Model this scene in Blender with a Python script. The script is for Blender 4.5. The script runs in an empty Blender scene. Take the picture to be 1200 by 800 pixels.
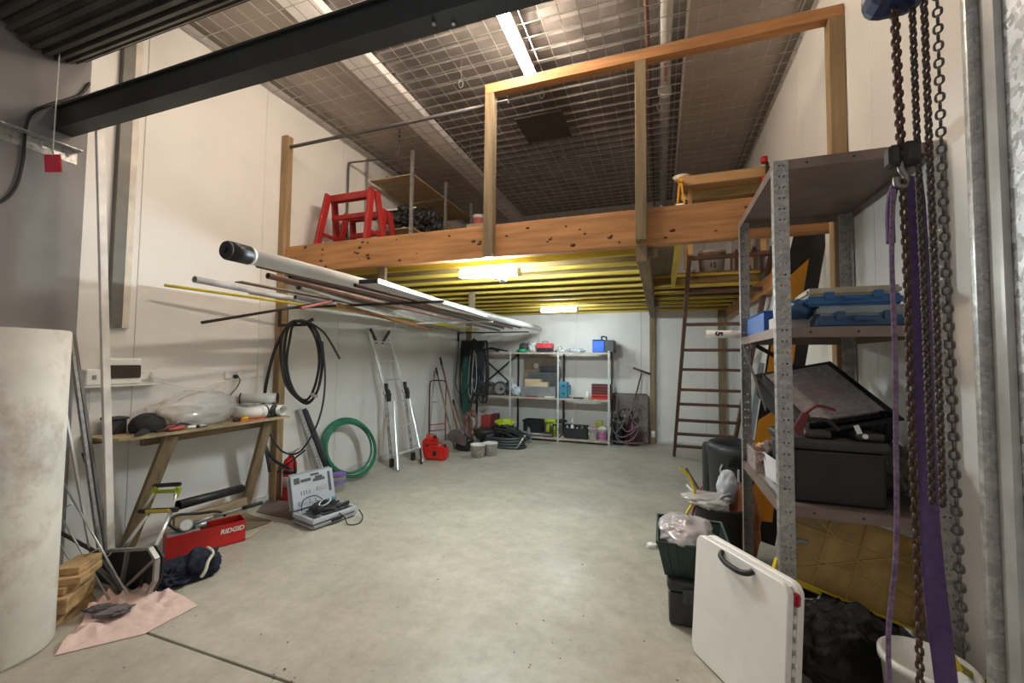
import bpy, bmesh, math, random
from mathutils import Vector, Matrix, noise
from math import sin, cos, pi, radians as R

# ------------------------------------------------------------------ camera, world, exposure
S = bpy.context.scene
YAW, PITCH, ROLL, FPX = 0.341281, 0.045172, 0.010205, 490.1
CAM = Vector((0, 0, 1.6))
_f = Vector((-sin(YAW)*cos(PITCH), cos(YAW)*cos(PITCH), sin(PITCH)))
_r = Vector((cos(YAW), sin(YAW), 0)); _u = _r.cross(_f)
_r2 = _r*cos(ROLL) + _u*sin(ROLL); _u2 = -_r*sin(ROLL) + _u*cos(ROLL)
cam = bpy.data.objects.new('camera', bpy.data.cameras.new('camera'))
S.collection.objects.link(cam)
M3 = Matrix((_r2, _u2, -_f)).transposed()
cam.matrix_world = Matrix.Translation(CAM) @ M3.to_4x4()
cam.data.sensor_width = 36; cam.data.lens = FPX/1200*36; cam.data.clip_start = 0.05
S.camera = cam
w = bpy.data.worlds.new('world'); S.world = w; w.use_nodes = True
w.node_tree.nodes['Background'].inputs[0].default_value = (1.0, 0.96, 0.93, 1)
w.node_tree.nodes['Background'].inputs[1].default_value = 0.19
S.view_settings.view_transform = 'Standard'; S.view_settings.look = 'None'
S.view_settings.gamma = 1; S.view_settings.use_curve_mapping = False
S.view_settings.exposure = 1.22
LAMP_MAIN, LAMP_ADDED, LAMP_LOFT, LAMP_FAR = 60.0, 26.0, 150.0, 50.0        # emission of the tubes
random.seed(4)

def P(px, py, **k):
    """point seen at pixel (px, py) of the photograph on the plane x=, y= or z="""
    d = _f + _r2*((px-600)/FPX) - _u2*((py-400)/FPX)
    a, v = list(k.items())[0]; i = 'xyz'.index(a)
    return CAM + d*((v-CAM[i])/d[i])

# ------------------------------------------------------------------ materials
MATS = {}
def mat(name, col, rough=.6, metal=0., var=.12, scale=6., bump=.0, bscale=None, emit=0., alpha=1., trans=0., stretch=None, spec=.5, col2=None, dirt=0., dirtcol=(.12,.09,.06)):
    if name in MATS: return MATS[name]
    m = bpy.data.materials.new(name); m.use_nodes = True
    n = m.node_tree.nodes; l = m.node_tree.links; b = n['Principled BSDF']
    b.inputs['Roughness'].default_value = rough; b.inputs['Metallic'].default_value = metal
    b.inputs['Specular IOR Level'].default_value = spec
    tc = n.new('ShaderNodeTexCoord'); mp = n.new('ShaderNodeMapping')
    l.new(tc.outputs['Object'], mp.inputs[0])
    if stretch: mp.inputs['Scale'].default_value = stretch
    nz = n.new('ShaderNodeTexNoise'); nz.inputs['Scale'].default_value = scale; nz.inputs['Detail'].default_value = 5
    l.new(mp.outputs[0], nz.inputs['Vector'])
    cr = n.new('ShaderNodeValToRGB')
    c2 = col2 or tuple(max(0, c*(1-2.2*var)) for c in col)
    cr.color_ramp.elements[0].position = .3; cr.color_ramp.elements[1].position = .68
    cr.color_ramp.elements[0].color = (*c2, 1); cr.color_ramp.elements[1].color = (*[min(1, c*(1+var*.5)) for c in col], 1)
    l.new(nz.outputs[0], cr.inputs[0]); out = cr.outputs[0]
    if dirt:
        n2 = n.new('ShaderNodeTexNoise'); n2.inputs['Scale'].default_value = scale*.45; n2.inputs['Detail'].default_value = 9; n2.inputs['Roughness'].default_value = .7
        l.new(mp.outputs[0], n2.inputs['Vector'])
        r2 = n.new('ShaderNodeValToRGB'); r2.color_ramp.elements[0].position = .5; r2.color_ramp.elements[1].position = .72
        r2.color_ramp.elements[0].color = (0,0,0,1); r2.color_ramp.elements[1].color = (dirt,)*3 + (1,)
        l.new(n2.outputs[0], r2.inputs[0])
        mx = n.new('ShaderNodeMix'); mx.data_type = 'RGBA'
        l.new(r2.outputs[0], mx.inputs[0]); l.new(out, mx.inputs[6]); mx.inputs[7].default_value = (*dirtcol, 1)
        out = mx.outputs[2]
    l.new(out, b.inputs['Base Color'])
    if bump:
        nb = n.new('ShaderNodeTexNoise'); nb.inputs['Scale'].default_value = bscale or scale*4; nb.inputs['Detail'].default_value = 4
        l.new(mp.outputs[0], nb.inputs['Vector'])
        bp = n.new('ShaderNodeBump'); bp.inputs['Strength'].default_value = bump; bp.inputs['Distance'].default_value = .01
        l.new(nb.outputs[0], bp.inputs['Height']); l.new(bp.outputs[0], b.inputs['Normal'])
    if emit:
        b.inputs['Emission Color'].default_value = (*col, 1); b.inputs['Emission Strength'].default_value = emit
    if alpha < 1: b.inputs['Alpha'].default_value = alpha
    if trans: b.inputs['Transmission Weight'].default_value = trans
    MATS[name] = m; return m

def wood(name, col, axis, rough=.7, dark=.55, dirt=0.0):
    st = {'x': (1.2, 14, 14), 'y': (14, 1.2, 14), 'z': (14, 14, 1.2)}[axis]
    return mat(name+'_'+axis, col, rough, var=.1, scale=1.6, stretch=st, col2=tuple(c*dark for c in col), bump=.15, bscale=5, dirt=dirt)

def galv(name='galvanised', col=(.40, .39, .375), rough=.42, scale=55, con=.75, hi=1.2, metal=.55):
    if name in MATS: return MATS[name]
    m = bpy.data.materials.new(name); m.use_nodes = True
    n = m.node_tree.nodes; l = m.node_tree.links; b = n['Principled BSDF']
    b.inputs['Metallic'].default_value = metal
    tc = n.new('ShaderNodeTexCoord'); v = n.new('ShaderNodeTexVoronoi'); v.inputs['Scale'].default_value = scale
    nz = n.new('ShaderNodeTexNoise'); nz.inputs['Scale'].default_value = scale*.7; nz.inputs['Detail'].default_value = 3
    l.new(tc.outputs['Object'], nz.inputs['Vector'])
    vm = n.new('ShaderNodeVectorMath'); vm.operation = 'MULTIPLY_ADD'; vm.inputs[1].default_value = (.07,)*3
    l.new(nz.outputs['Color'], vm.inputs[0]); l.new(tc.outputs['Object'], vm.inputs[2]); l.new(vm.outputs[0], v.inputs['Vector'])
    cr = n.new('ShaderNodeValToRGB'); cr.color_ramp.elements[0].color = (*[c*con for c in col], 1); cr.color_ramp.elements[1].color = (*[min(1, c*hi) for c in col], 1)
    sp = n.new('ShaderNodeSeparateColor'); l.new(v.outputs['Color'], sp.inputs[0]); l.new(sp.outputs[0], cr.inputs[0])
    l.new(cr.outputs[0], b.inputs['Base Color'])
    mr = n.new('ShaderNodeMapRange'); mr.inputs[3].default_value = rough-.12; mr.inputs[4].default_value = rough+.2
    l.new(sp.outputs[1], mr.inputs[0]); l.new(mr.outputs[0], b.inputs['Roughness'])
    MATS[name] = m; return m

GALV = galv(); GALVBIG = galv('galvanised_column', (.62, .64, .66), .45, 38, .55, 1.35, .35)
STEEL = mat('bare_steel', (.55, .55, .55), .35, .9, .1)
ALU = mat('aluminium', (.78, .78, .77), .35, .8, .06)
BLACK = mat('black_plastic', (.018, .018, .02), .45, var=.2)
BLACKR = mat('black_rubber', (.02, .02, .022), .55, var=.2)
DKSTEEL = mat('dark_beam_paint', (.028, .030, .031), .5, .1, .2, 3, col2=(.018, .018, .019))
RUST = mat('rusty_chain', (.13, .075, .05), .6, .6, .3, 60, col2=(.03, .022, .018))
CHAINM = mat('dark_chain', (.12, .085, .07), .5, .6, .3, 60, col2=(.03, .02, .018))
WHITEP = mat('white_plastic', (.78, .77, .73), .4, var=.05)
PVC = mat('white_pvc', (.80, .80, .76), .35, var=.05, scale=3, dirt=.25)
CREAM = mat('cream_panel', (.76, .735, .70), .5, var=.03, scale=2.2, dirt=.06)
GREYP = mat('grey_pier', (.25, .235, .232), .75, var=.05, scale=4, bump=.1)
RED = mat('red_paint', (.55, .018, .016), .4, var=.12)
REDB = mat('red_plastic', (.62, .02, .012), .4, var=.08)
BLUE = mat('blue_plastic', (.02, .10, .42), .45, var=.08)
TEAL = mat('teal_plastic', (.06, .24, .33), .5, var=.08)
YEL = mat('yellow_plastic', (.72, .55, .03), .45, var=.1)
LIME = mat('lime_plastic', (.40, .50, .025), .45, var=.1)
ORANGE = mat('orange_panel', (.72, .30, .02), .55, var=.08)
BROWNP = mat('copper_brown_pipe', (.26, .14, .11), .4, .2, .15)
GREY = mat('mid_grey', (.30, .31, .32), .5, var=.1)
DKGREY = mat('dark_grey', (.07, .075, .08), .6, var=.15)
CARD = mat('cardboard', (.55, .42, .27), .8, var=.08)
POLY = mat('clear_poly_bag', (.74, .72, .70), .14, var=.05, alpha=.5, spec=1., bump=1., bscale=7)
CLEAR = mat('clear_plastic', (.75, .78, .80), .2, var=.03, alpha=.35)
PURPLE = mat('purple_strap', (.115, .065, .18), .8, var=.12, scale=60, bump=.3, bscale=300)
LILAC = mat('lilac_rope', (.22, .14, .23), .85, var=.25, scale=120)
PINE = dict((a, wood('pine', (.54, .255, .095), a, dark=.6)) for a in 'xyz')
PINE_OLD = dict((a, wood('greyed_shaded_pine', (.27, .195, .11), a, dirt=.2)) for a in 'xyz')  # greyed timber, tone also lowered for the unlit loft post fronts
PINE_DK = dict((a, wood('shaded_pine', (.38, .25, .125), a, dirt=.12)) for a in 'xyz')  # pine darkened in colour for post fronts that get no light
YJOIST = dict((a, wood('yellow_joist', (.70, .50, .07), a, dark=.72)) for a in 'xyz')
BROWNW = dict((a, wood('stained_timber', (.115, .05, .03), a, .5)) for a in 'xyz')
PLY = wood('ply', (.50, .36, .20), 'x', dark=.75)
PLYD = wood('particle_board', (.22, .155, .10), 'y', dark=.8)
GREENH = mat('green_hose', (.015, .17, .085), .4, var=.15)

# ------------------------------------------------------------------ mesh builder
def V(*a): return Vector(a[0]) if len(a) == 1 else Vector(a)
def frame(d, up=(0, 0, 1)):
    d = d.normalized(); up = Vector(up)
    if abs(d.dot(up)) > .999: up = Vector((0, 1, 0))
    s = d.cross(up).normalized(); u = s.cross(d)
    return Matrix((s, d, u)).transposed()       # x = side, y = along, z = up
def spline(pts, n=6, closed=False):
    pts = [Vector(p) for p in pts]; out = []; N = len(pts)
    rng = range(N) if closed else range(N-1)
    for i in rng:
        if closed: a, b, c, d = pts[(i-1) % N], pts[i], pts[(i+1) % N], pts[(i+2) % N]
        else: a, b, c, d = pts[max(i-1, 0)], pts[i], pts[i+1], pts[min(i+2, N-1)]
        for k in range(n):
            t = k/n
            out.append(.5*((2*b)+(c-a)*t+(2*a-5*b+4*c-d)*t*t+(3*b-a-3*c+d)*t**3))
    if not closed: out.append(pts[-1])
    return out
class MB:
    def __init__(s): s.bm = bmesh.new(); s.smooth = False
    def add(s, vs, fs):
        v = [s.bm.verts.new(p) for p in vs]
        for f in fs:
            try: s.bm.faces.new([v[i] for i in f])
            except ValueError: pass
        return s
    def merge(s, b2, Mx=None):
        if Mx is not None: bmesh.ops.transform(b2, matrix=Mx, verts=b2.verts)
        me = bpy.data.meshes.new('t'); b2.to_mesh(me); b2.free(); s.bm.from_mesh(me); bpy.data.meshes.remove(me); return s
    def box(s, c, size, rot=None, bev=0, seg=1):
        b = bmesh.new(); bmesh.ops.create_cube(b, size=1)
        bmesh.ops.scale(b, vec=size, verts=b.verts)
        if bev: bmesh.ops.bevel(b, geom=b.edges[:], offset=bev, segments=seg, affect='EDGES', profile=.5)
        Mx = Matrix.Translation(c)
        if rot is not None: Mx = Mx @ (rot.to_4x4() if len(rot) == 3 or isinstance(rot, Matrix) else rot)
        return s.merge(b, Mx)
    def lohi(s, lo, hi, bev=0, seg=1):
        lo, hi = Vector(lo), Vector(hi); return s.box((lo+hi)/2, hi-lo, bev=bev, seg=seg)
    def beam(s, p, q, w, h, up=(0, 0, 1), bev=0):
        p, q = Vector(p), Vector(q); return s.box((p+q)/2, (w, (q-p).length, h), frame(q-p, up), bev)
    def tube(s, pts, r, n=8, closed=False, cap=True):
        pts = [Vector(p) for p in pts]; N = len(pts); rings = []
        u = None
        for i, p in enumerate(pts):
            a = pts[i-1] if (i or closed) else p; b = pts[(i+1) % N] if (i < N-1 or closed) else p
            d = (b-a)
            d = d.normalized() if d.length > 1e-9 else Vector((0, 0, 1))
            if u is None:
                u = d.orthogonal().normalized()
            else:
                u = (u - d*u.dot(d)); u = u.normalized() if u.length > 1e-6 else d.orthogonal().normalized()
            v = d.cross(u)
            rr = r(i/(N-1)) if callable(r) else r
            rings.append([s.bm.verts.new(p+(u*cos(2*pi*k/n)+v*sin(2*pi*k/n))*rr) for k in range(n)])
        M = N if closed else N-1
        for i in range(M):
            A, B = rings[i], rings[(i+1) % N]
            for k in range(n):
                try: f = s.bm.faces.new((A[k], A[(k+1) % n], B[(k+1) % n], B[k])); f.smooth = True
                except ValueError: pass
        if cap and not closed:
            s.bm.faces.new(rings[0][::-1]); s.bm.faces.new(rings[-1])
        return s
    def cyl(s, p, q, r, r2=None, n=20, cap=True):
        p, q = Vector(p), Vector(q); r2 = r if r2 is None else r2
        return s.tube([p, q], (lambda t: r+(r2-r)*t), n, cap=cap)
    def hollow(s, p, q, r, t=.004, n=20):
        """open pipe with wall thickness"""
        p, q = Vector(p), Vector(q); F = frame(q-p); L = (q-p).length
        return s.lathe([(r-t, 0), (r, 0), (r, L), (r-t, L), (r-t, 0)], n, Matrix.Translation(p) @ Matrix((F.col[0], F.col[2]*-1, F.col[1])).transposed().to_4x4(), sharp=True)
    def lathe(s, prof, n=28, Mx=None, sharp=False, sx=1., sy=1.):
        Mx = Mx or Matrix(); rings = []
        for r, z in prof:
            if r < 1e-6: rings.append([s.bm.verts.new(Mx @ Vector((0, 0, z)))])
            else: rings.append([s.bm.verts.new(Mx @ Vector((r*cos(2*pi*k/n)*sx, r*sin(2*pi*k/n)*sy, z))) for k in range(n)])
        for A, B in zip(rings, rings[1:]):
            for k in range(n):
                k2 = (k+1) % n
                if len(A) == 1 and len(B) == 1: continue
                vs = (A[0], B[k2], B[k]) if len(A) == 1 else (A[k], A[k2], B[0]) if len(B) == 1 else (A[k], A[k2], B[k2], B[k])
                try: f = s.bm.faces.new(vs); f.smooth = not sharp or True
                except ValueError: pass
        return s
    def prism(s, poly, d, bev=0):
        """poly: list of 3D points (planar), extruded by vector d"""
        b = bmesh.new(); d = Vector(d); vs = [b.verts.new(p) for p in poly]; f = b.faces.new(vs)
        r = bmesh.ops.extrude_face_region(b, geom=[f]); bmesh.ops.translate(b, vec=d, verts=[v for v in r['geom'] if isinstance(v, bmesh.types.BMVert)])
        bmesh.ops.recalc_face_normals(b, faces=b.faces)
        if bev: bmesh.ops.bevel(b, geom=b.edges[:], offset=bev, segments=1, affect='EDGES')
        return s.merge(b)
    def blob(s, c, rad, seed=0, amp=.25, freq=2.5, sub=4, floor=None, sharp=False, rz=0):
        b = bmesh.new(); bmesh.ops.create_icosphere(b, subdivisions=sub, radius=1); c = Vector(c)
        o = Vector((seed*7.3, seed*3.1, seed*1.7)); Rz = Matrix.Rotation(rz, 3, 'Z')
        for v in b.verts:
            nn = v.co.normalized(); k = noise.fractal(nn*freq+o, 1, 2, 4)
            rd = abs(noise.noise(nn*freq*1.7+o*2))
            q = nn*(1+amp*k-(amp*rd if sharp else 0)); q = Vector((q.x*rad[0], q.y*rad[1], q.z*rad[2]))
            v.co = Rz @ q + c
            if floor is not None and v.co.z < floor: v.co.z = floor+.001*random.random()
        for f in b.faces: f.smooth = True
        return s.merge(b)
    def grid(s, nu, nv, fn, smooth=True):
        vs = [[s.bm.verts.new(fn(i/nu, j/nv)) for j in range(nv+1)] for i in range(nu+1)]
        for i in range(nu):
            for j in range(nv):
                f = s.bm.faces.new((vs[i][j], vs[i+1][j], vs[i+1][j+1], vs[i][j+1])); f.smooth = smooth
        return s
    def plate(s, o, du, dv, W, H, holes, pitch, hw, hh, start=None):
        """strip W wide (along du), H tall (along dv), rectangular holes at offsets `holes` repeated each pitch"""
        o, du, dv = Vector(o), Vector(du).normalized(), Vector(dv).normalized()
        us = [0]; 
        for h in holes: us += [h-hw/2, h+hw/2]
        us.append(W); start = pitch/2 if start is None else start
        vsl = [0]; z = start
        while z+hh < H: vsl += [z-hh/2, z+hh/2]; z += pitch
        vsl.append(H)
        g = [[s.bm.verts.new(o+du*u+dv*v) for v in vsl] for u in us]
        for i in range(len(us)-1):
            for j in range(len(vsl)-1):
                if i % 2 == 1 and j % 2 == 1: continue
                s.bm.faces.new((g[i][j], g[i+1][j], g[i+1][j+1], g[i][j+1]))
        return s
    def build(s, name, material, parent=None, world=True, solid=0, kind=None, label=None, bevel=0, smooth=False):
        me = bpy.data.meshes.new(name)
        o = bpy.data.objects.new(name, me); S.collection.objects.link(o)
        if parent is not None:
            o.parent = parent
            if world:
                r = parent
                T = r.get('_c', None)
                if T is not None: bmesh.ops.transform(s.bm, matrix=ROOTM[r.name].inverted(), verts=s.bm.verts)
                ROOTM[o.name] = ROOTM[r.name]; o['_c'] = 1
        else:
            # own origin: bottom centre of the mesh
            xs = [v.co for v in s.bm.verts]
            lo = Vector([min(c[i] for c in xs) for i in range(3)]); hi = Vector([max(c[i] for c in xs) for i in range(3)])
            b = Vector(((lo.x+hi.x)/2, (lo.y+hi.y)/2, lo.z)); o.location = b
            bmesh.ops.translate(s.bm, vec=-b, verts=s.bm.verts)
            ROOTM[o.name] = Matrix.Translation(b); o['_c'] = 1
        if smooth:
            for f in s.bm.faces: f.smooth = True
        bmesh.ops.recalc_face_normals(s.bm, faces=s.bm.faces)
        s.bm.to_mesh(me); s.bm.free()
        if material: me.materials.append(material)
        if solid:
            md = o.modifiers.new('thickness', 'SOLIDIFY'); md.thickness = solid; md.offset = 0
        if bevel:
            md = o.modifiers.new('bevel', 'BEVEL'); md.width = bevel; md.segments = 2; md.limit_method = 'ANGLE'
        if kind: o['kind'] = kind
        if label: o['label'] = label
        return o
ROOTM = {}
def thing(name, label, cat, loc=(0, 0, 0), rz=0, group=None, kind=None):
    o = bpy.data.objects.new(name, None); S.collection.objects.link(o); o.empty_display_size = .05
    o.location = loc; o.rotation_euler = (0, 0, rz); o['_c'] = 1
    if label: o['label'] = label
    if cat: o['category'] = cat
    if group: o['group'] = group
    if kind: o['kind'] = kind
    ROOTM[o.name] = Matrix.Translation(loc) @ Matrix.Rotation(rz, 4, 'Z')
    return o
def one(name, mb, m, label, cat, group=None, **k):
    o = mb.build(name, m, None, **k); o['label'] = label; o['category'] = cat
    if group: o['group'] = group
    return o
def pcopy(o, name, parent, Mx):
    c = bpy.data.objects.new(name, o.data); S.collection.objects.link(c); c.parent = parent
    c.matrix_local = ROOTM[parent.name].inverted() @ Mx
    for m in o.modifiers:
        n = c.modifiers.new(m.name, m.type)
        for a in ('thickness', 'offset'):
            if hasattr(m, a): setattr(n, a, getattr(m, a))
    return c
def text(name, s, size, Mx, m, parent, ext=.0006, bold=0.0, shear=0.):
    cu = bpy.data.curves.new('t', 'FONT'); cu.body = s; cu.size = size; cu.extrude = ext; cu.offset = bold; cu.shear = shear
    cu.align_x = 'CENTER'; cu.align_y = 'CENTER'
    o = bpy.data.objects.new('t', cu); me = bpy.data.meshes.new_from_object(o); bpy.data.objects.remove(o)
    ob = bpy.data.objects.new(name, me); S.collection.objects.link(ob); ob.parent = parent
    ob.matrix_local = ROOTM[parent.name].inverted() @ Mx; me.materials.clear(); me.materials.append(m); return ob
def structure(o, cat=None): o['kind'] = 'structure'; return o

L, RW, D, H = -4.17, 1.27, 8.8, 4.84
# ------------------------------------------------------------------ floor: two slabs with a joint
CONC = None
def concrete():
    m = bpy.data.materials.new('worn_concrete'); m.use_nodes = True
    n = m.node_tree.nodes; l = m.node_tree.links; b = n['Principled BSDF']
    g = n.new('ShaderNodeNewGeometry')
    def nz(s, d, r=.6):
        q = n.new('ShaderNodeTexNoise'); q.inputs['Scale'].default_value = s; q.inputs['Detail'].default_value = d; q.inputs['Roughness'].default_value = r
        l.new(g.outputs['Position'], q.inputs['Vector']); return q
    def ramp(src, p0, p1, c0, c1):
        r = n.new('ShaderNodeValToRGB'); r.color_ramp.elements[0].position = p0; r.color_ramp.elements[1].position = p1
        r.color_ramp.elements[0].color = (*c0, 1); r.color_ramp.elements[1].color = (*c1, 1); l.new(src, r.inputs[0]); return r
    def mix(t, f, a, c):
        x = n.new('ShaderNodeMix'); x.data_type = 'RGBA'; x.blend_type = t
        if isinstance(f, float): x.inputs[0].default_value = f
        else: l.new(f, x.inputs[0])
        l.new(a, x.inputs[6])
        if isinstance(c, tuple): x.inputs[7].default_value = (*c, 1)
        else: l.new(c, x.inputs[7])
        return x.outputs[2]
    base = ramp(nz(.9, 7).outputs[0], .3, .7, (.365, .335, .28), (.53, .50, .425))
    o = mix('MULTIPLY', .8, base.outputs[0], ramp(nz(5, 8, .7).outputs[0], .3, .65, (.80, .79, .77), (1, 1, 1)).outputs[0])
    spot = ramp(nz(17, 3).outputs[0], .70, .73, (0, 0, 0), (.6, .6, .6))
    o = mix('MIX', spot.outputs[0], o, (.14, .12, .10))
    st = ramp(nz(1.7, 10, .75).outputs[0], .60, .74, (0, 0, 0), (.45, .45, .45))
    o = mix('MIX', st.outputs[0], o, (.20, .17, .13))
    o = mix('MULTIPLY', .75, o, ramp(nz(9, 12, .8).outputs[0], .38, .62, (.80, .78, .74), (1.06, 1.06, 1.05)).outputs[0])
    l.new(o, b.inputs['Base Color'])
    rr = ramp(nz(2.2, 6).outputs[0], .3, .7, (.30,)*3, (.55,)*3); l.new(rr.outputs[0], b.inputs['Roughness'])
    bp = n.new('ShaderNodeBump'); bp.inputs['Strength'].default_value = .12; bp.inputs['Distance'].default_value = .01
    l.new(nz(14, 7).outputs[0], bp.inputs['Height']); l.new(bp.outputs[0], b.inputs['Normal'])
    return m
CONC = concrete()
fl = structure(MB().lohi((L-.1, -2.5, -.15), (RW+.1, D+.1, -.02)).build('floor', mat('joint_filler', (.20, .145, .10), .9)))
MB().lohi((L-.1, -2.5, -.02), (RW+.1, 1.648, 0), bev=.003).build('slab', CONC, fl)
MB().lohi((L-.1, 1.662, -.02), (RW+.1, D+.1, 0), bev=.003).build('slab', CONC, fl)
# ------------------------------------------------------------------ walls built of insulated panels
def wall(name, lo, hi, ax, joints, side):
    """ax: axis along the wall; side: +1/-1 direction of the room on the other axis"""
    lo, hi = Vector(lo), Vector(hi); o = 1-ax
    b_lo, b_hi = lo.copy(), hi.copy()
    if side > 0: b_hi[o] -= .03
    else: b_lo[o] += .03
    r = structure(MB().lohi(b_lo, b_hi).build(name, mat('panel_core', (.42, .40, .37), .8)))
    j = [lo[ax]]+joints+[hi[ax]]
    for a, b in zip(j, j[1:]):
        l2, h2 = lo.copy(), hi.copy(); l2[ax] = a+.0015; h2[ax] = b-.0015
        if side > 0: l2[o] = hi[o]-.03
        else: h2[o] = lo[o]+.03
        MB().lohi(l2, h2, bev=.003).build('panel', CREAM, r)
    return r
wall('wall_left', (L-.12, -.5, 0), (L, D, H), 1, [-.2+.05, 1.1, 2.25, 3.40, 4.60, 5.80, 7.0, 8.2], 1)
wall('wall_right', (RW, -.5, 0), (RW+.12, D, H), 1, [.8, 2.0, 3.2, 4.63, 5.9, 7.1, 8.3], -1)
wall('wall_back', (L, D, 0), (RW, D+.12, H), 0, [-3.33, -2.5, -1.67, -.36, .82], -1)
# front pier and door frame side
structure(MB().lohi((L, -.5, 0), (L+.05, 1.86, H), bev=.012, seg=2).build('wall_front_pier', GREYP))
structure(MB().lohi((L, 1.9, 0), (L+.012, D, .07)).build('baseboard_left', mat('skirting', (.62, .61, .58), .5)))
structure(MB().lohi((L, D-.012, 0), (RW, D, .05)).build('baseboard_back', MATS['skirting']))
structure(MB().lohi((RW-.012, 1.9, 0), (RW, D-.02, .06)).build('baseboard_right', MATS['skirting']))
# ------------------------------------------------------------------ ceiling
ROOF = mat('roof_sheet', (.27, .25, .235), .42, .45, .18, 2.5, col2=(.17, .155, .145))
def corr(x0, x1, y0, y1, z):
    mb = MB(); prof = []; y = y0
    while y < y1:
        prof += [(y, 0), (y+.10, 0), (y+.115, .028), (y+.155, .028)]; y += .17
    prof.append((y1, 0))
    vs = [(x, a, z+b) for a, b in prof for x in (x0, x1)]
    fs = [(2*i, 2*i+1, 2*i+3, 2*i+2) for i in range(len(prof)-1)]
    return mb.add(vs, fs)
ce = structure(corr(L, RW, -.5, D, H).build('ceiling', ROOF))
BROWNC = mat('brown_soffit', (.50, .44, .39), .6, var=.06, scale=2)
MB().lohi((L, -.5, H-.05), (-3.18, D, H-.03)).build('soffit_panel', BROWNC, ce)
MB().lohi((.26, -.5, H-.06), (RW, D, H-.04)).build('soffit_panel', BROWNC, ce)
MB().lohi((.24, -.5, H-.12), (.262, D, H-.02)).build('edge_trim', mat('white_trim', (.9, .87, .84), .5), ce)
structure(MB().lohi((-3.17, -.5, 4.74), (-2.86, D, 4.83)).build('trim_1', mat('white_rafter', (.92, .89, .87), .6, var=.04)))
structure(MB().lohi((L, -.5, H-.11), (L+.10, D, H-.05)).build('trim_2', mat('flashing', (.30, .265, .225), .55)))
structure(MB().lohi((RW-.10, -.5, H-.11), (RW, D, H-.061)).build('trim_3', MATS['flashing']))
# safety mesh under the roof
mb = MB(); MZ = 4.63; HX0, HX1, HY0, HY1 = -1.70, -1.10, 4.80, 5.40
x = L+.05
WIRE = .0032
def wbox(mb, a, b):
    mb.lohi(a, b)
while x < RW-.02:
    wbox(mb, (x-WIRE, -.4, MZ), (x+WIRE, D-.02, MZ+2*WIRE)); x += .165
y = -.35
while y < D-.02:
    wbox(mb, (L+.02, y-WIRE, MZ-2*WIRE), (RW-.01, y+WIRE, MZ)); y += .165
o = one('roof_safety_mesh', mb, mat('mesh_wire', (.66, .64, .61), .33, .9), 'welded wire safety mesh stretched under the roof sheets', 'wire mesh', kind='stuff')
one('ceiling_sheet', MB().lohi((HX0, HY0, MZ-.03), (HX1, HY1, MZ-.012)), mat('dark_sheet', (.07, .063, .057), .5), 'dark square sheet lying against the roof mesh behind the long lamp', 'panel')
# wire hangers that hold the mesh
for i, (hx, hy) in enumerate([(-2.0, 3.9), (-1.95, 4.9), (-1.23, 4.35), (.0, 5.0), (-2.6, 5.4), (-1.3, 5.75)]):
    m_ = MB().tube(spline([(hx, hy, H), (hx+.01, hy, 4.62), (hx+.03, hy, 4.54), (hx+.005, hy, 4.50), (hx-.02, hy, 4.55), (hx, hy, 4.6)], 4), .004, 5)
    lab = ['twisted wire hanger on the mesh left of the long lamp', 'twisted wire hanger above the left end of the timber handrail', 'pale wire hanger at the far end of the long ceiling lamp', 'wire hanger by the coupling of the white roof pipe', 'wire hanger beside the white rafter over the steel rail', 'wire hanger just beyond the dark square sheet'][i]
    one('wire_hanger', m_, STEEL, lab, 'hanger', 'wire hangers of the roof mesh')
# roof pipes
t = thing('roof_pipe', 'thick white pipe running under the roof right of the middle post', 'pipe', (.07, 5, 4.72))
MB().cyl((.07, -.3, 4.73), (.07, 8.75, 4.73), .055, n=18).build('pipe_length', mat('pipe_white', (.66, .66, .63), .35, .3), t)
MB().lathe([(.058, 0), (.068, .01), (.068, .07), (.058, .08)], 18, Matrix.Translation((.07, 4.98, 4.73)) @ Matrix.Rotation(R(-90), 4, 'X')).cyl((.0, 5.01, 4.70), (.0, 5.01, 4.79), .012).build('coupling', WHITEP, t)
MB().box((.07, 4.6, 4.675), (.035, .3, .002)).build('pipe_sticker', mat('sticker_pink', (.5, .22, .2), .6), t)
one('roof_pipe', MB().cyl((-.10, -.3, 4.74), (-.10, 8.75, 4.74), .02, n=10), mat('rust_pipe', (.17, .085, .06), .6), 'thin rusty brown pipe beside the thick white roof pipe', 'pipe')
# ------------------------------------------------------------------ lamps
def tube_lamp(name, label, p, q, w, h, temp, power, tone='', cat='lamp'):
    t = thing(name, label, cat, (Vector(p)+Vector(q))/2)
    up = .5*h+.012
    MB().beam(V(p)+V(0, 0, up), V(q)+V(0, 0, up), w*.9, .03, bev=.004).build('lamp_body', WHITEP, t)
    m = MB(); d = (V(q)-V(p)).normalized()
    m.beam(p, q, w, h, bev=min(w, h)*.32); m.build('diffuser', mat('glow_'+name+tone, temp, .4, emit=power, var=0), t)
    for e, s_ in ((p, -1), (q, 1)):
        MB().box(V(e)+d*s_*.012, (w*1.02 if abs(d.y) > .5 else .024, .024 if abs(d.y) > .5 else w*1.02, h*1.02), bev=.004).build('end_cap', WHITEP, t)
    return t
lm = tube_lamp('ceiling_batten_lamp', 'long glowing batten lamp hanging under the roof mesh', (-1.23, 2.55, 4.5), (-1.23, 4.02, 4.5), .10, .07, (1.0, .85, .69), LAMP_MAIN)
for yy in (2.95, 3.85): MB().cyl((-1.23, yy, 4.54), (-1.23, yy, 4.86), .004, n=6).build('suspension_rod', STEEL, lm)
tube_lamp('unseen_entrance_lamp', 'unseen batten lamp added for warm light above the left end of the dark steel beam', (-3.0, 2.12, 4.5), (-2.0, 2.12, 4.5), .10, .07, (1.0, .84, .68), LAMP_ADDED, 'entry')  # out of view, added to supply the warm light near the entrance
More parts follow.
